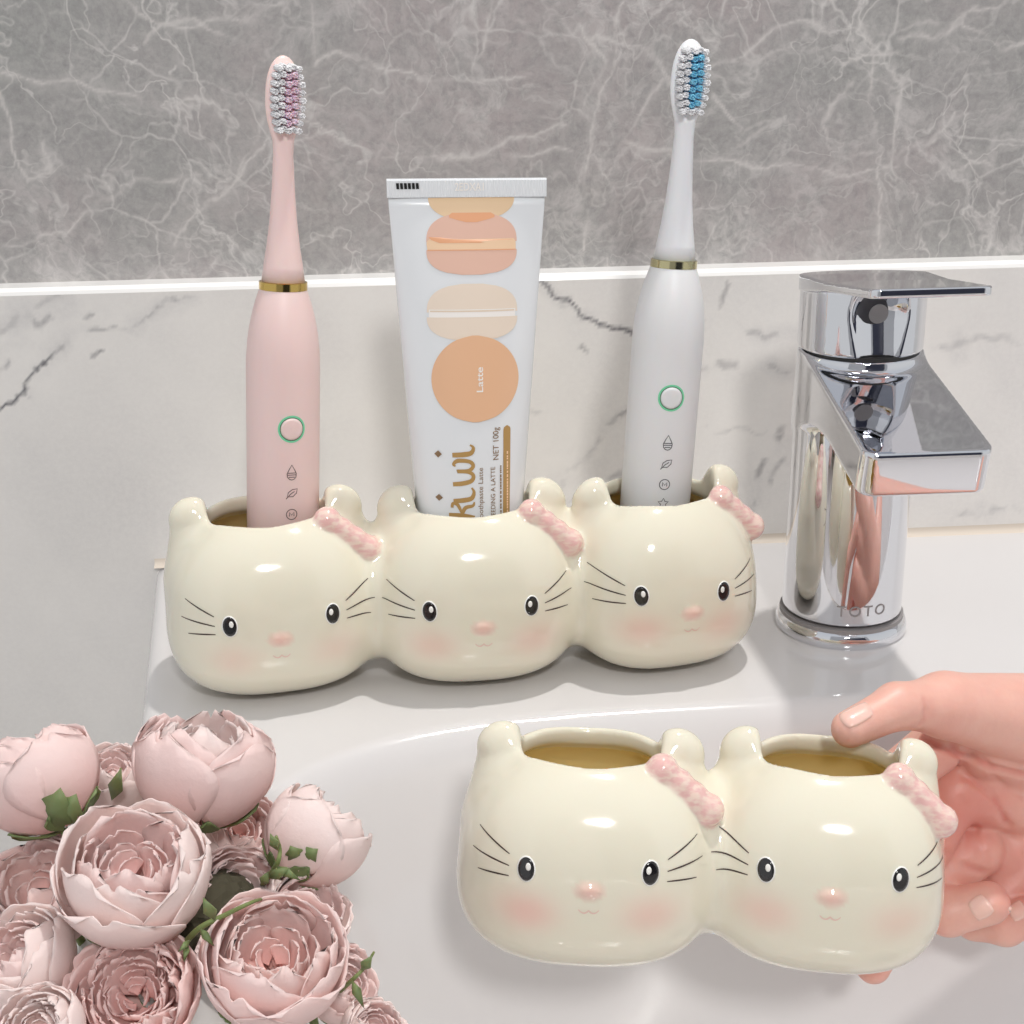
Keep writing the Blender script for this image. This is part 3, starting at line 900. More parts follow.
def shape(name, rows, m, lift):
    """rows: [(py, pxmin, pxmax)...] top to bottom in photo units"""
    R = [(tpx(a, py)[0], tpx(b, py)[0], tpx(a, py)[1]) for py, a, b in rows]
    zz = [r[2] for r in R][::-1]; aa = [r[0] for r in R][::-1]; bb_ = [r[1] for r in R][::-1]
    return grid_decal(name, lambda z: (np.interp(z, zz, aa), np.interp(z, zz, bb_)), 0, 0, zz[0], zz[-1], m, lift, tube)
def dome(cx, y0, y1, hw, e=2.6, flip=False):
    rows = []
    for i in range(15):
        t = i/14; y = y0+(y1-y0)*t; s_ = (1-t) if not flip else t
        wv = hw*(1-abs(s_)**e)**(1/e) if abs(s_) < 1 else 0
        rows.append((y, cx-max(wv, hw*.22), cx+max(wv, hw*.22)))
    return rows
shape('printed_macaron', dome(471, 199, 222, 42, 2.2, True)[:], M['peach'], .012)
shape('printed_macaron', dome(471, 214, 243, 44), M['mac_pink'], .016)
shape('printed_macaron', [(222-8, 452, 490), (218, 447, 496), (221.5, 458, 484), (223.5, 466, 476)], M['mac_line'], .020)
shape('printed_macaron', [(240, 430, 512), (243, 427, 514), (251, 428, 514)], M['mac_cream'], .020)
shape('printed_macaron', [(238, 429, 438), (240.5, 431, 512), (243, 436, 511), (244, 440, 480)], M['mac_line'], .024)
shape('printed_macaron', dome(471, 251, 276, 44, 2.6, True), M['mac_pink'], .016)
shape('printed_macaron', [(250.6, 428, 514), (251.6, 428, 514)], M['mac_line'], .024)
shape('printed_macaron', dome(471, 285, 314, 44), M['mac_pale'], .016)
shape('printed_macaron', [(311, 429, 513), (319, 429, 513)], M['white_print'], .018)
shape('printed_macaron', [(312, 430, 512), (313.5, 430, 512)], M['mac_pale2'], .022)
shape('printed_macaron', dome(471, 319, 342, 44, 2.6, True), M['mac_pale'], .016)
rows = []
for i in range(31):
    y = 337+83*i/30; s_ = (y-378.5)/41.6
    wv = 42.5*math.sqrt(max(1-s_*s_, .0))
    rows.append((y, 473.5-max(wv, .5), 473.5+max(wv, .5)))
shape('printed_circle', rows, M['orange'], .026)
# lot code on the crimp and embossed characters
def text_mesh(body, size, bold=0.0, spacing=1.0):
    cu = bpy.data.curves.new('t', 'FONT'); cu.body = body; cu.size = size; cu.offset = bold; cu.space_character = spacing
    cu.resolution_u = 4
    ob = bpy.data.objects.new('t', cu); COL.objects.link(ob)
    dg = bpy.context.evaluated_depsgraph_get()
    me = ob.evaluated_get(dg).to_mesh()
    bm = bmesh.new(); bm.from_mesh(me)
    for _ in range(2):
        long_ = [e_ for e_ in bm.edges if e_.calc_length() > size*.35]
        if long_: bmesh.ops.subdivide_edges(bm, edges=long_, cuts=1)
    bmesh.ops.triangulate(bm, faces=bm.faces[:])
    V = [tuple(v.co) for v in bm.verts]; F = [tuple(v.index for v in f.verts) for f in bm.faces]
    bm.free(); ob.evaluated_get(dg).to_mesh_clear(); bpy.data.objects.remove(ob); bpy.data.curves.remove(cu)
    return np.array(V), F
def tube_text(body, px, py, hpx, lenpx, m, rot=True, lift=.02, bold=0.0, name='printed_text'):
    """text whose baseline starts at px,py (photo) and runs upward (rot) or right"""
    V, F = text_mesh(body, 1.0, bold)
    V[:, 0] -= V[:, 0].min(); L = V[:, 0].max(); Hh = .70
    out = []
    for x, y, _ in V:
        if rot: X_, Z_ = tpx(px-(-y/Hh*hpx)*-1, py-x/L*lenpx)
        else: X_, Z_ = tpx(px+x/L*lenpx, py-y/Hh*hpx)
        out.append(tube_front(float(X_), float(Z_), lift))
    return mesh_obj(name, out, F, m, tube, smooth=False)
tube_text('2EDXA1', 455, 192, 8, 28, M['white_print'], rot=False, lift=.012, bold=.01)
for i in range(6):
    x0 = 398+i*3.8
    shape('lot_code', [(184, x0, x0+2.8), (190, x0+.6, x0+3.4)], M['black'], .012)
tube_text('Latte', 480.5, 391, 6.2, 24, M['white_print'], lift=.034, bold=.012)
tube_text('Toothpaste Latte', 480, 521, 4.8, 56, M['txt_grey'])
tube_text('R BLEEDING A LATTE', 492, 527, 4.4, 62, M['txt_grey'], bold=.004)
rnd_ = random.Random(2)
def tiny_line(xc, y0, y1, hw, m, lift):
    """a line of print too small to read: broken thin marks running up the tube"""
    parts = []; y = y1
    while y > y0:
        L = rnd_.uniform(1.2, 3.2)
        q = [tpx(xc-hw, y), tpx(xc+hw, y), tpx(xc+hw, y-L), tpx(xc-hw, y-L)]
        parts.append(([tube_front(float(a), float(b), lift) for a, b in q], [(0, 1, 2, 3)])); y -= L+rnd_.choice((.5, .6, 1.4))
    return merge('printed_fine_print', parts, m, tube)
tiny_line(497.6, 463, 528, .75, M['txt_grey'], .02)
tube_text('NET 100g', 495.5, 458, 5.6, 32, M['txt_grey'], bold=.004)
rows = [(425+dy, 504-3.6*math.sqrt(max(1-(1-dy/4)**2, .02)), 504+3.6*math.sqrt(max(1-(1-dy/4)**2, .02))) for dy in (0, 1, 2, 3, 4)]+[(525, 499.6, 506.4)]
shape('printed_bar', rows, M['brown'], .016)
tiny_line(504.3, 452, 524, .7, M['mac_cream'], .024)
# the brand word, drawn as thick pen strokes running up the tube
def stroke(pts, w0):
    P = np.array(pts, float); m_ = []
    k = len(P)
    # catmull-rom
    Q = []
    for i in range(k-1):
        a = P[max(i-1, 0)]; b = P[i]; c = P[i+1]; d = P[min(i+2, k-1)]
        for t in np.linspace(0, 1, 6, endpoint=(i == k-2)):
            Q.append(.5*((2*b)+(c-a)*t+(2*a-5*b+4*c-d)*t*t+(-a+3*b-3*c+d)*t**3))
    Q = np.array(Q); t = np.gradient(Q[:, :2], axis=0); t /= np.linalg.norm(t, axis=1, keepdims=True)
    nr_ = np.stack([-t[:, 1], t[:, 0]], 1)*(Q[:, 2:3]*w0/2)
    V = []
    for q in np.concatenate([Q[:, :2]+nr_, Q[:, :2]-nr_]):
        X_, Z_ = tpx(q[0], q[1]); V.append(tube_front(float(X_), float(Z_), .018))
    n_ = len(Q)
    return V, [(i, n_+i, n_+i+1, i+1) for i in range(n_-1)]
# photo px: letters lie on their side, tops to the left (x~450), baseline right (x~471)
KW = [
 stroke([(447, 513, .9), (460, 513.5, 1), (471.5, 516, .9)], 5.2),                                  # k stem
 stroke([(450, 505, .6), (451, 500.5, .7), (455.5, 502, .8), (459.5, 511, .5)], 4.4),                  # k upper arm
 stroke([(459.5, 512, .7), (463, 505, .9), (470, 503, .7), (471.5, 499, .3)], 4.4),                  # k leg
 stroke([(451.5, 498, .9), (462, 497, 1), (469, 495, .9), (471.2, 489, .6), (469, 484.5, .3)], 5),     # i
 stroke([(451, 481, .9), (461, 480, 1), (469, 477.5, .9), (470.5, 472, .8), (465, 468.5, .8), (455, 468, .8), (466, 467.5, .8), (470.5, 463, .8), (467, 458.5, .8), (456, 457.5, .9), (451.5, 461, .6), (453.5, 463, .3)], 4.6),
 stroke([(450.5, 452, .9), (461, 451.5, 1), (468.5, 450, .9), (470.8, 445, .6), (467.5, 442, .3)], 5),
]
merge('brand_lettering', KW, M['brown'], tube)
for (x, y) in ((437, 451.3), (437.8, 495)):
    V = []
    for dx, dy in ((0, -3.6), (3.6, 0), (0, 3.6), (-3.6, 0)):
        X_, Z_ = tpx(x+dx, y+dy); V.append(tube_front(float(X_), float(Z_), .03))
    mesh_obj('brand_dot', V, [(0, 1, 2, 3)], M['txt_grey'], tube, smooth=False)

# ------------------------------------------------------------------ faucet
FX, FY = 16.65, 49.75
fau = empty('faucet', (FX, FY, 0), None, 'chrome single lever faucet with wide flat spout standing on the basin deck', 'faucet')
lathe('base_ring', [(2.5, 0), (2.57, .1), (2.57, .3), (2.5, .55), (2.42, .62)], M['chrome'], fau, 96)
lathe('seal_ring', [(2.42, .6), (2.42, .78), (2.3, .8)], M['engrave'], fau, 96)
def spout_sdf(P):
    r = np.hypot(P[:, 0], P[:, 1])
    rad = 2.33-.005*P[:, 2]
    body = smax(r-rad, np.maximum(P[:, 2]-11.3, .9-P[:, 2]), .10)
    # slab leaning down towards the bowl; y from 0 to -8
    ang = math.atan2(1.55, 7.3)
    c, s_ = math.cos(ang), math.sin(ang)
    y = -P[:, 1]; z = P[:, 2]-11.35
    yy = y*c-z*s_; zz = y*s_+z*c                # along the slope / above it
    th = 1.62+np.clip((4.6-yy)/4.6, 0, 1)**2*1.6
    hw = 2.2+0*yy
    dx = np.abs(P[:, 0])-hw
    rr = .55
    ztop = zz; zbot = -zz-th
    # rounded outline in plan
    ax_ = np.maximum(dx+rr, 0); ay_ = np.maximum(yy-8.15+rr, 0)
    plan = np.hypot(ax_, ay_)-rr+np.minimum(np.maximum(dx, yy-8.15)+rr, 0)
    plan = np.maximum(plan, -yy)
    slab = smax(smax(plan, smax(ztop, zbot, .1), .22), -P[:, 1]-8.1, .25)
    return smin(body, slab, .55)
V, F = surface_nets(spout_sdf, (-2.7, -9.0, .7), (2.7, 2.7, 11.6), .075)
mesh_obj('spout_body', V, F, M['chrome'], fau)
# cap under the lever
lathe('collar', [(2.1, 10.9), (2.15, 11.0), (2.15, 11.45)], M['dark_rubber'], fau, 80)
def cap_sdf(P):
    r = np.hypot(P[:, 0], P[:, 1])
    top = P[:, 2]-(13.65+(-P[:, 1])*.115)
    d = smax(r-2.3, smax(top, 11.42-P[:, 2], .12), .14)
    # scooped front below the plate
    d = smax(d, -sd_cone(P, (0, -3.55, 10.2), (0, -3.0, 13.0), 1.25, 1.45), .2)
    return d
V, F = surface_nets(cap_sdf, (-2.6, -2.6, 10.9), (2.6, 2.6, 14.2), .06)
mesh_obj('cap', V, F, M['chrome'], fau)
def lever_sdf(P):
    y = -P[:, 1]
    z = P[:, 2]-(13.75+y*.125)
    # plan outline: round at the back, straight sides, square front
    r = np.hypot(P[:, 0], np.maximum(P[:, 1], 0))
    hw = 2.36-np.clip(y, 0, 8)*.05
    back = r-hw
    rr = .35
    ax_ = np.maximum(np.abs(P[:, 0])-hw+rr, 0); ay_ = np.maximum(y-6.9+rr, 0)
    front = np.hypot(ax_, ay_)-rr
    plan = np.maximum(back, front) if False else np.where(y > 0, front, back)
    th = .16+np.clip((2.5-y)/2.5, 0, 1)*.14
    return smax(plan, np.abs(z-.1)-th, .1)
V, F = surface_nets(lever_sdf, (-2.6, -7.5, 12.6), (2.6, 2.7, 15.4), .06)
lv = mesh_obj('lever', V, F, M['chrome'], fau)
# indicator dot on the front of the cap
V = [(0, 0, 0)]+[(.36*math.cos(a), 0, .36*math.sin(a)) for a in np.linspace(0, 2*math.pi, 28, endpoint=False)]
dt = mesh_obj('indicator_dot', [(x, -1.83-.12*(z+.1), z+13.0) for x, y, z in V], [(0, i, i % 28+1) for i in range(1, 29)], M['engrave'], fau, smooth=False)
# engraved word round the foot
V, F = text_mesh('TOTO', .62, .004, 1.25)
V[:, 0] -= (V[:, 0].min()+V[:, 0].max())/2
out = []
for x, y, _ in V:
    a = R_(-88)+x/2.33; out.append((2.335*math.cos(a), 2.335*math.sin(a), 1.35+y))
lt = mesh_obj('engraved_text', out, F, M['engrave'], fau, smooth=False)
# aerator under the spout tip
ae = lathe('aerator', [(.9, -.25), (.95, -.2), (.95, .3)], M['chrome'], fau); ae.location = Vector((0, -6.4, 8.75))*S; ae.rotation_euler = (R_(12), 0, 0)

# ------------------------------------------------------------------ hand holding the pair of cups
def P3(px, py, y): return np.array(at(px, py, 35.0+(y-38)*.47))
HS = .915     # the hand is nearer than its first sketch
hand = empty('hand', tuple(at(985, 800, 37.5)), None, 'adult hand reaching in from the right, thumb over the rim of the two-headed holder', 'hand')
J = dict(
 t_tip=P3(850, 729, 38.0), t_ip=P3(897, 706, 39.6), t_mcp=P3(945, 705, 41.2), t_cmc=P3(1045, 722, 43.5),
 wrist=P3(1190, 790, 46), fore=np.array([38.0, 24.0, 5.5]),
 i_k=P3(935, 790, 43.2), r_k=P3(965, 872, 43.4), p_k=P3(1010, 905, 43.4))
FING = {
 'ring': [P3(975, 850, 43.6), P3(915, 893, 42.0), P3(948, 912, 39.8), P3(988, 903, 39.2)],
 'pinky': [P3(1040, 860, 43.8), P3(975, 918, 42.4), P3(1005, 925, 40.8), P3(1036, 912, 40.2)],
 'middle': [P3(950, 800, 43.8), P3(905, 893, 41.9), P3(890, 930, 39.3), P3(873, 966, 38.4)],
 'index': [P3(945, 740, 43.6), P3(880, 790, 43.2), P3(850, 860, 42.2), P3(838, 890, 41.2)],
}
FR = {'ring': (.98, .86, .82, .74), 'pinky': (.9, .78, .72, .64), 'middle': (.95, .78, .72, .6), 'index': (.95, .82, .75, .66)}
def hcone(P, a, b, ra, rb): return sd_cone(P, a, b, ra*HS, rb*HS)
bpy.context.view_layer.update()
H2INV = np.array(h2.matrix_world.inverted())
def hand_sdf(P):
    r = hcone(P, J['t_tip'], J['t_ip'], .60, .74)
    r = smin(r, hcone(P, J['t_ip'], J['t_mcp'], .74, .98), .35)
    r = smin(r, hcone(P, J['t_mcp'], J['t_cmc'], 1.08, 1.7), .6)
    palm = hcone(P, P3(1060, 720, 44.5), P3(1150, 775, 46), 1.75, 2.1)
    palm = smin(palm, hcone(P, P3(955, 790, 44.3), P3(1110, 800, 46.2), 1.15, 1.7), .9)
    palm = smin(palm, hcone(P, P3(1000, 855, 44.6), P3(1130, 830, 46), 1.1, 1.9), .8)
    palm = smin(palm, hcone(P, P3(1062, 865, 44.2), P3(1120, 830, 45.5), 1.0, 1.7), .6)
    palm = smin(palm, hcone(P, P3(990, 745, 43.6), P3(1110, 765, 45.5), 1.15, 1.7), .7)
    palm = smin(palm, hcone(P, P3(1130, 780, 46), J['wrist'], 2.2, 2.3), .9)
    palm = smin(palm, hcone(P, J['wrist'], J['fore'], 2.3, 3.3), .9)
    r = smin(r, palm, .35)
    for k, pts in FING.items():
        R4 = FR[k]; f = None
        for a, b, ra, rb_ in zip(pts[:-1], pts[1:], R4[:-1], R4[1:]):
            c = hcone(P, a, b, ra, rb_)
            f = c if f is None else smin(f, c, .2)
        # fingers stay separate: only a tiny blend, bigger at the palm
        d0 = np.linalg.norm(P-pts[0], axis=1)
        r = np.where(d0 < 1.9, smin(r, f, .4), smin(r, f, .1))
    r = smax(r, P[:, 0]-27.8, .4)
    # the skin gives way where it touches the ceramic and the porcelain
    near = r < .6
    if near.any():
        Q = P[near]
        L_ = (np.c_[Q*S, np.ones(len(Q))] @ H2INV.T)[:, :3]/S
        hv = fn2(L_)*.92
        bz = Q[:, 2]-basin_height(Q[:, :1], Q[:, 1:2])[:, 0]
        rn = smax(r[near], .03-hv, .10); rn = smax(rn, .1-bz*.45, .1)
        r = r.copy(); r[near] = rn
    # skin folds of the palm
    for line, dep in CREASES:
        for a, b in zip(line[:-1], line[1:]):
            d = sd_cone(P, a, b, .03, .03)
            r = r+dep*np.exp(-(d/.10)**2)
    return r
# creases sit on the skin: projected from slightly in front
CREASES = []
lo = np.array([9.0, 31.5, -8.0]); hi = np.array([28.2, 44.0, 5.5])
def first_hit(px, py, fn, y0=31, y1=42):
    ys = np.arange(y0, y1, .05)
    Pp = np.array([np.array(at(px, py, y)) for y in ys]); d = fn(Pp)
    k = int(np.argmax(d < 0))
    if d[k] >= 0: return None
    if k == 0: return Pp[0]
    t_ = d[k-1]/(d[k-1]-d[k]); return Pp[k-1]*(1-t_)+Pp[k]*t_
CR = [([(925, 737), (945, 750), (970, 757), (1000, 770), (1026, 776)], .11), ([(952, 745), (965, 775), (992, 795), (1008, 825), (1030, 856)], .10),
      ([(985, 760), (1005, 790), (1024, 800)], .05), ([(945, 853), (965, 866), (985, 872)], .07), ([(924, 700), (926, 712), (921, 724)], .035), ([(931, 702), (932, 716)], .025), ([(962, 800), (975, 830), (982, 856)], .05)]
new = []
for pl, dep in CR:
    pts = [first_hit(x, y, hand_sdf) for x, y in pl]
    pts = [p for p in pts if p is not None]
    if len(pts) > 1: new.append((pts, dep))
CREASES = new
V, F = surface_nets(hand_sdf, lo, hi, .10)
# the forearm continues coarsely beyond the frame
hb = mesh_obj('hand_skin', V-np.array(hand.location)/S, F, M['skin'], hand)
red = np.zeros(len(V))
def redden(c, rad, k):
    global red
    red = np.maximum(red, k*np.exp(-(np.linalg.norm(V-c, axis=1)/rad)**2))
redden(P3(962, 815, 42.8), 1.7, .75); redden(P3(948, 760, 42.8), .8, .6); redden(P3(915, 742, 39.5), .6, .5); redden(P3(880, 748, 38), .55, .5)
redden(FING['ring'][3]+np.array([.5, -.2, .3]), .6, .5); redden(FING['pinky'][3], .8, .45); redden(FING['ring'][1], .9, .35); redden(P3(872, 960, 37), .9, .5); redden(P3(1010, 865, 43), 1.4, .45); redden(P3(945, 720, 39.8), .5, .35)
for pts, dep in CREASES:
    for a, b in zip(pts[:-1], pts[1:]):
        red = np.maximum(red, .9*np.exp(-(np.maximum(sd_cone(V, a, b, .0, .0), 0)/.13)**2)*min(1, dep*9))
set_attr(hb, 'red', red)
arm = None
def nail(quad, m=M['nail'], lift=.05, n=12):
    """quad of four photo corners (base-left, base-right, tip-right, tip-left) laid on the skin"""
    q = [np.array(p, float) for p in quad]
    V, F = [], []
    for j in range(n+1):
        for i in range(n+1):
            u, v = i/n*2-1, j/n*2-1
            # square -> rounded
            uu = u*math.sqrt(max(1-.30*v*v, 0)); vv = v*math.sqrt(max(1-.30*u*u, 0))
            s_, t = (uu+1)/2, (vv+1)/2
            p = (q[0]*(1-s_)+q[1]*s_)*(1-t)+(q[3]*(1-s_)+q[2]*s_)*t
            h_ = first_hit(p[0], p[1], hand_sdf)
            if h_ is None: h_ = V[-1] if V else P3(p[0], p[1], 39)
            e_ = .02; g = np.array([hand_sdf(np.array([h_+np.eye(3)[k]*e_]))[0]-hand_sdf(np.array([h_-np.eye(3)[k]*e_]))[0] for k in range(3)])
            g /= np.linalg.norm(g)+1e-9
            edge = max(abs(u), abs(v))
            V.append(h_+g*(lift*(1-.25*edge**2) if edge < .95 else -.03))
    V = [v-np.array(hand.location)/S for v in V]
    for j in range(n):
        for i in range(n): k = j*(n+1)+i; F.append((k, k+1, k+n+2, k+n+1))
    return mesh_obj('fingernail', V, F, m, hand)
nail([(868, 699), (876, 716), (848, 732), (834, 715)])
nail([(981, 891), (998, 912), (978, 924), (965, 903)])
nail([(1020, 897), (1030, 916), (1014, 924), (1006, 908)])

# ------------------------------------------------------------------ peonies
def petal_mesh(rnd, r, th0, th1, phi, wid, flare, ruffle, notch=.0, n=11, m_=13, tw=0.0, squash=1.0):
    """one cupped petal on a bowl of radius r: th runs from the base (0) to the tip"""
    V, vp = [], []
    ph1, ph2 = rnd.uniform(0, 6.28), rnd.uniform(0, 6.28); fr = rnd.uniform(3, 5)
    for j in range(m_+1):
        t = j/m_
        for i in range(n+1):
            s_ = i/n*2-1
            half = wid*(math.sin(min(t*1.25, 1)*math.pi/2)**.7)*math.sqrt(max(1-max((t-.62)/.40, 0)**2.2, .03))
            tt = t*(1-notch*math.exp(-(s_/.25)**2)*t-.10*s_*s_*t)
            th = th0+(th1-th0)*tt
            a = phi+s_*half+tw*t
            rr = r*(1+flare*t**3)*(1-.035*(1-s_*s_)*t)+r*ruffle*t*t*(.5*math.sin(fr*s_*2+ph1)+.6*abs(s_)*math.sin(fr*t*3+ph2+s_*4))
            V.append((rr*math.sin(th)*math.cos(a), rr*math.sin(th)*math.sin(a), -rr*math.cos(th)*squash))
            vp.append(min(1, t*1.05))
    F = [(j*(n+1)+i, j*(n+1)+i+1, (j+1)*(n+1)+i+1, (j+1)*(n+1)+i) for j in range(m_) for i in range(n)]
    return V, F, vp
def add_thick(o, t=.035):
    md = o.modifiers.new('thickness', 'SOLIDIFY'); md.thickness = t*S; md.offset = 0
def peony(px, py, y, rpx, facing, label, seed, opened=.5, outer='petal', inner='petal_in', nouter=8, calyx=True, stem_to=None, squash=1.0, nring=5, nin=6):
    """facing: direction the flower opens towards (world); centre at photo px,py on plane y"""
    rnd = random.Random(seed)
    c = at(px, py, y); dep = (c-Vector((0, 0, CAM_H))).dot(fwd); r = rpx*dep/FPX*.99
    d = Vector(facing).normalized()
    root = empty('peony', c, Vector((0, 0, 1)).rotation_difference(d).to_euler(), label, 'flower', 'pale pink peonies of the bouquet')
    k = 0
    # two rounds of outer petals
    for ring, (cnt, rr, a1) in enumerate(((nouter//2, 1.0, 1.62+.6*(1-opened)), (nouter//2, .92, 1.85+.55*(1-opened)), (nouter//2, .82, 2.0+.5*(1-opened)))):
        off = rnd.uniform(0, 6.28)
        for i in range(cnt):
            V, F, vp = petal_mesh(rnd, r*rr*rnd.uniform(.96, 1.03), .12, a1*rnd.uniform(.9, 1.06), off+2*math.pi*i/cnt+rnd.uniform(-.18, .18),
                                  rnd.uniform(.82, 1.0)*(1.12 if ring == 0 else 1), rnd.uniform(-.02, .14)*opened if ring < 2 else 0, .03, rnd.choice((0, .05, .1)), squash=squash)
            o = mesh_obj('petal', V, F, M[outer], root); set_attr(o, 'vpos', vp); add_thick(o)
            k += 1
    # crumpled inner petals as one ruffled heart
    Vt, Ft, vt = [], [], []
    for ring in range(nring):
        rr = .72-.62*ring/nring; cnt = max(3, nin-ring)
        off = rnd.uniform(0, 6.28)
        for i in range(cnt):
            V, F, vp = petal_mesh(rnd, r*max(rr, .12)*rnd.uniform(.92, 1.08), .35, (2.0+.5*(1-opened))*rnd.uniform(.9, 1.08)-.04*ring*opened, off+2*math.pi*i/cnt+rnd.uniform(-.25, .25),
                                  rnd.uniform(.62, .85)*(1+.1*ring)*6/max(nin, 6)*1.0, rnd.uniform(-.08, .1), .07, rnd.choice((0, .08, .16)), n=8, m_=9, tw=rnd.uniform(-.3, .3), squash=squash)
            h = ring*.035*r*opened
            k0 = len(Vt); Vt += [(x, y_, z-h) for x, y_, z in V]; Ft += [tuple(q+k0 for q in f) for f in F]; vt += vp
    o = mesh_obj('inner_petals', Vt, Ft, M[inner], root); set_attr(o, 'vpos', vt); add_thick(o, .025)
    # green sepals under the cup
    if calyx:
        for i in range(5):
            V, F, vp = petal_mesh(rnd, r*1.035, .05, rnd.uniform(.62, .95), 2*math.pi*i/5+rnd.uniform(-.2, .2), .33, .02, .03, n=6, m_=7, squash=squash)
            # pointed
            o = mesh_obj('sepal', V, F, M['leaf'], root); add_thick(o, .04)
    if stem_to is not None:
        e_ = root.rotation_euler.to_matrix().inverted() @ (Vector(stem_to)-c)
        a = Vector((0, 0, -r*squash)); b = a+(Vector(e_)-a).normalized()*r*1.0; m1 = a+Vector((0, 0, -r*.4))
        tube_along('stem', [tuple((1-t)**2*a+2*t*(1-t)*m1+t*t*b) for t in np.linspace(0, 1, 12)], [.12]*12, M['stem'], root)
    return root
def tube_along(name, pts, rad, m, parent=None, n=8):
    P = [Vector(p) for p in pts]; V, F = [], []
    for i, p in enumerate(P):
        t = (P[min(i+1, len(P)-1)]-P[max(i-1, 0)]).normalized()
        u = t.orthogonal().normalized() if i == 0 else (u-t*u.dot(t)).normalized()
        v = t.cross(u)
        for k in range(n):
            a = 2*math.pi*k/n; V.append(tuple(p+(u*math.cos(a)+v*math.sin(a))*rad[i]))
    for i in range(len(P)-1):
        for k in range(n): F.append((i*n+k, i*n+(k+1) % n, (i+1)*n+(k+1) % n, (i+1)*n+k))
    F.append(tuple(range(n-1, -1, -1))); F.append(tuple((len(P)-1)*n+k for k in range(n)))
    return mesh_obj(name, V, F, m, parent)
BC = (-4.2, 29.0, -10.3)         # where the stems meet
FL = [
 # px, py, depth plane, radius px, facing, label, opened, outer, inner
 (36, 773, 32.50, 63, (-.45, .45, .8), 'closed pale peony bud at the upper left corner of the bouquet', .05, 'petal', 'petal'),
 (112, 775, 35.50, 40, (.1, .0, 1), 'small peony half hidden between the upper left bud and the top bloom', .3, 'petal_white', 'petal'),
 (205, 758, 33.50, 71, (.1, .3, 1), 'plump peony at the top of the bouquet with a loose petal on its right', .15, 'petal', 'petal_white'),
 (135, 868, 29.44, 78, (.05, -.2, 1), 'large open peony in the middle of the bouquet', .55, 'petal_white', 'petal'),
 (318, 832, 32.31, 54, (.7, .55, .6), 'nodding pale peony bud at the right edge of the bouquet above the bowl', .1, 'petal_white', 'petal_white'),
 (240, 830, 35.00, 46, (.3, -.2, .9), 'peony in shade behind the top bloom and the right bud', .5, 'petal', 'petal_in'),
 (38, 888, 31.50, 63, (-.3, -.3, .9), 'layered peony at the left edge behind the large open bloom', .6, 'petal', 'petal_in'),
 (18, 960, 28.80, 59, (-.4, -.1, .9), 'cupped peony at the left edge with one petal folded out', .3, 'petal_white', 'petal'),
 (238, 893, 31.56, 52, (.35, -.45, .8), 'peony with pointed petals behind the green sprigs', .6, 'petal', 'petal'),
 (308, 908, 30.64, 46, (.55, -.2, .8), 'frilly small peony just below the right bud', .5, 'petal_white', 'petal'),
 (132, 992, 27.45, 69, (-.1, -.55, .8), 'rosy peony with crowded inner petals at the bottom of the bouquet', .95, 'petal_pink', 'petal_pink'),
 (275, 955, 28.00, 76, (.2, -.3, .95), 'big open peony at the lower right with a deep pink heart', .7, 'petal', 'petal_in'),
 (345, 985, 29.50, 40, (.7, -.3, .6), 'peony at the lower right corner with a thin green twig across it', .5, 'petal', 'petal'),
 (38, 1030, 26.41, 46, (-.2, -.4, .9), 'whitish peony cut by the bottom edge of the picture', .3, 'petal_white', 'petal_white'),
 (375, 1030, 28.00, 34, (.5, -.3, .8), 'small pale peony at the bottom edge beside the bowl floor', .5, 'petal_white', 'petal'),
]
for i, (px, py, y, rp, fc, lab, op, ou, inn) in enumerate(FL):
    peony(px, py, y, rp, fc, lab, 100+i, op, ou, inn, stem_to=BC, nring=7 if op > .9 else 5, nin=9 if op > .9 else 6)
# green sprigs and leaves
def sprig(pts, y, label, w_=.085, buds=()):
    P = [at(px, py, y+dy) for px, py, dy in pts]
    root = empty('green_sprig', P[0], None, label, 'leaf', 'green sprigs between the peonies')
    L = [p-P[0] for p in P]
    k = len(L); Q = []
    for i in range(k-1):
        a, b, c, d = L[max(i-1, 0)], L[i], L[i+1], L[min(i+2, k-1)]
        for t in np.linspace(0, 1, 5, endpoint=(i == k-2)):
            Q.append(.5*((2*b)+(c-a)*t+(2*a-5*b+4*c-d)*t*t+(-a+3*b-3*c+d)*t**3))
    tube_along('twig', Q, [w_*(1-.6*i/len(Q)) for i in range(len(Q))], M['stem'], root)
    for (px, py, qx, qy) in buds:
        a = at(px, py, y-.2)-P[0]; b = at(qx, qy, y-.6)-P[0]
        d = b-a; sd = d.cross(fwd).normalized()*d.length*.16; V = [a, a+d*.4+sd, b, a+d*.4-sd, a+d*.45-fwd*.06]
        o = mesh_obj('leaflet', [tuple(v) for v in V], [(0, 1, 4), (1, 2, 4), (2, 3, 4), (3, 0, 4)], M['leaf'], root); add_thick(o, .05)
    return root
sprig([(183, 945, .6), (200, 928, 0), (225, 915, 0), (250, 903, 0), (262, 899, 1)], 28.2, 'green sprig forking between the large open bloom and the lower right bloom', buds=[(200, 928, 214, 946), (215, 920, 203, 898), (190, 940, 178, 952), (188, 944, 184, 962)])
sprig([(262, 885, 2), (276, 866, 0), (280, 850, 0), (276, 836, 0)], 30.0, 'short upright green sprig below the right bud', buds=[(276, 866, 300, 880), (268, 878, 290, 868), (262, 885, 268, 872), (278, 850, 270, 834)])
sprig([(330, 1000, 2), (350, 982, 0), (364, 968, 0), (374, 952, 0)], 28.0, 'thin green twig at the lower right of the bouquet', .07, buds=[(352, 980, 364, 1008), (362, 970, 372, 956)])
sprig([(112, 800, 1), (116, 788, 0), (121, 768, 0)], 34.0, 'pointed green leaf tip in front of the small hidden peony', .07, buds=[(112, 800, 121, 768)])
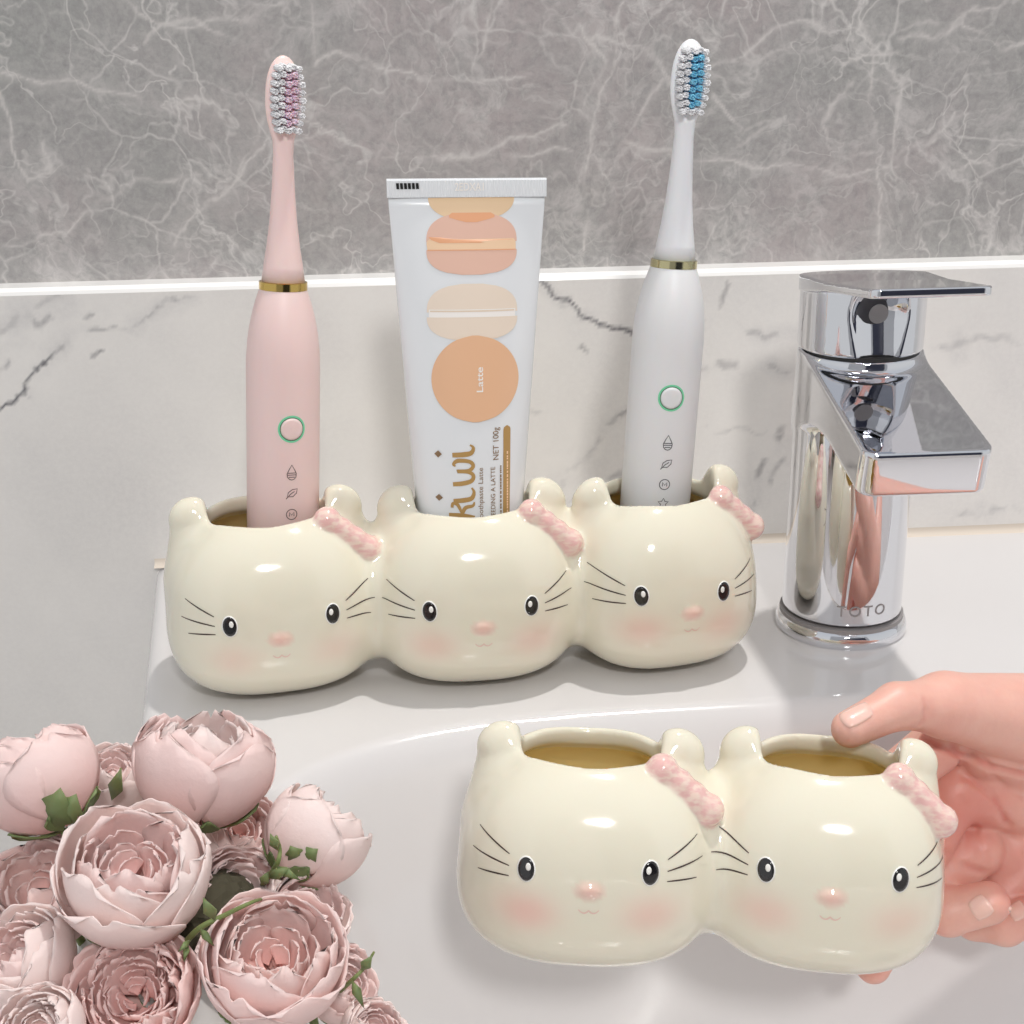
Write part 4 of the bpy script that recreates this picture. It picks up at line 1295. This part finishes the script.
def leaf_pair(pts, y, label):
    root = empty('green_leaf', at(pts[0][0], pts[0][1], y), None, label, 'leaf', 'green leaves under the blooms')
    c0 = at(pts[0][0], pts[0][1], y)
    for (px, py, qx, qy) in pts:
        a = at(px, py, y)-c0; b = at(qx, qy, y-.3)-c0; d = b-a; sd = d.cross(fwd).normalized()*d.length*.34
        ring = [a, a+d*.25+sd, a+d*.45+sd*.7, a+d*.6+sd*.95, a+d*.8+sd*.35, b, a+d*.75-sd*.5, a+d*.55-sd*.95, a+d*.4-sd*.65, a+d*.2-sd*.9]
        V = [tuple(v) for v in ring]+[tuple(a+d*.5-fwd*.12)]
        o = mesh_obj('leaf_blade', V, [(i, (i+1) % 10, 10) for i in range(10)], M['leaf'], root); add_thick(o, .05)
    return root
leaf_pair([(56, 826, 60, 788), (64, 822, 76, 794)], 31.1, 'serrated green leaf under the upper left bud')
leaf_pair([(299, 860, 290, 846), (301, 860, 318, 849)], 31.1, 'small green leaf on the right bud')
leaf_pair([(96, 938, 90, 930), (100, 938, 118, 932)], 28.2, 'dark green leaf below the large open bloom')
# dark moss ball added to darken the gaps between blooms
bm = bmesh.new(); bmesh.ops.create_icosphere(bm, subdivisions=4, radius=1.3*S)
rr = random.Random(8)
for v in bm.verts: v.co *= 1+rr.uniform(-.05, .05); v.co.z *= .9
me = bpy.data.meshes.new('gap_filler_ball'); bm.to_mesh(me); bm.free(); me.materials.append(M['dark_filler'])
ms = bpy.data.objects.new('gap_filler_ball', me); COL.objects.link(ms); ms.location = Vector((-5.9, 31.3, .9))*S
tag(ms, 'dark filler ball added inside the bouquet to darken the gaps between blooms', 'filler')

# ------------------------------------------------------------------ water drops on the porcelain
def find_on_basin(px, py):
    ys = np.arange(20, 58, .05)
    Pp = [at(px, py, y) for y in ys]
    xs = np.array([[p.x] for p in Pp]); yy = np.array([[p.y] for p in Pp]); zz = np.array([p.z for p in Pp])
    h_ = basin_height(xs, yy)[:, 0]
    k = int(np.argmax(zz < h_)); return Pp[k]
dl = [(425, 898, 8, 'on the left slope of the bowl'), (421, 934, 5, 'low on the left slope of the bowl'), (622, 972, 16, 'just below the left cat head'), (684, 968, 6, 'below the joint of the held holder'), (744, 993, 6, 'under the right cat head'),
      (750, 989, 5, 'under the right cat head'), (742, 672, 5, 'on the deck left of the faucet'), (853, 682, 3, 'in the faucet shadow'), (838, 1002, 6, 'at the bottom in the hand shadow'), (655, 990, 4, 'at the bottom edge'), (705, 1003, 4, 'at the bottom edge')]
for i, (px, py, rp, wh) in enumerate(dl):
    p = find_on_basin(px, py); r = rp*.5*p.y/1250
    rnd = random.Random(i+40); V, F = [], []; nn = 16
    e_ = .1
    gx_ = (ground_z(p.x+e_, p.y)-ground_z(p.x-e_, p.y))/(2*e_); gy_ = (ground_z(p.x, p.y+e_)-ground_z(p.x, p.y-e_))/(2*e_)
    nrm = Vector((-gx_, -gy_, 1)).normalized()
    lob = [1+rnd.uniform(-.18, .18) for _ in range(nn)]
    for j in range(6):
        a = j/5*math.pi/2
        for q in range(nn):
            b = 2*math.pi*q/nn; l_ = 1+(lob[q]-1)*math.cos(a)
            V.append((r*1.25*l_*math.cos(a)*math.cos(b), r*l_*math.cos(a)*math.sin(b), r*.24*math.sin(a)))
    for j in range(5):
        for q in range(nn): F.append((j*nn+q, j*nn+(q+1) % nn, (j+1)*nn+(q+1) % nn, (j+1)*nn+q))
    F.append(tuple(range(nn-1, -1, -1)))
    o = mesh_obj('water_drop', V, F, M['water'])
    o.location = p*S; o.rotation_euler = Vector((0, 0, 1)).rotation_difference(nrm).to_euler()
    tag(o, 'clear water drop '+wh, 'water drop', 'water drops on the basin')
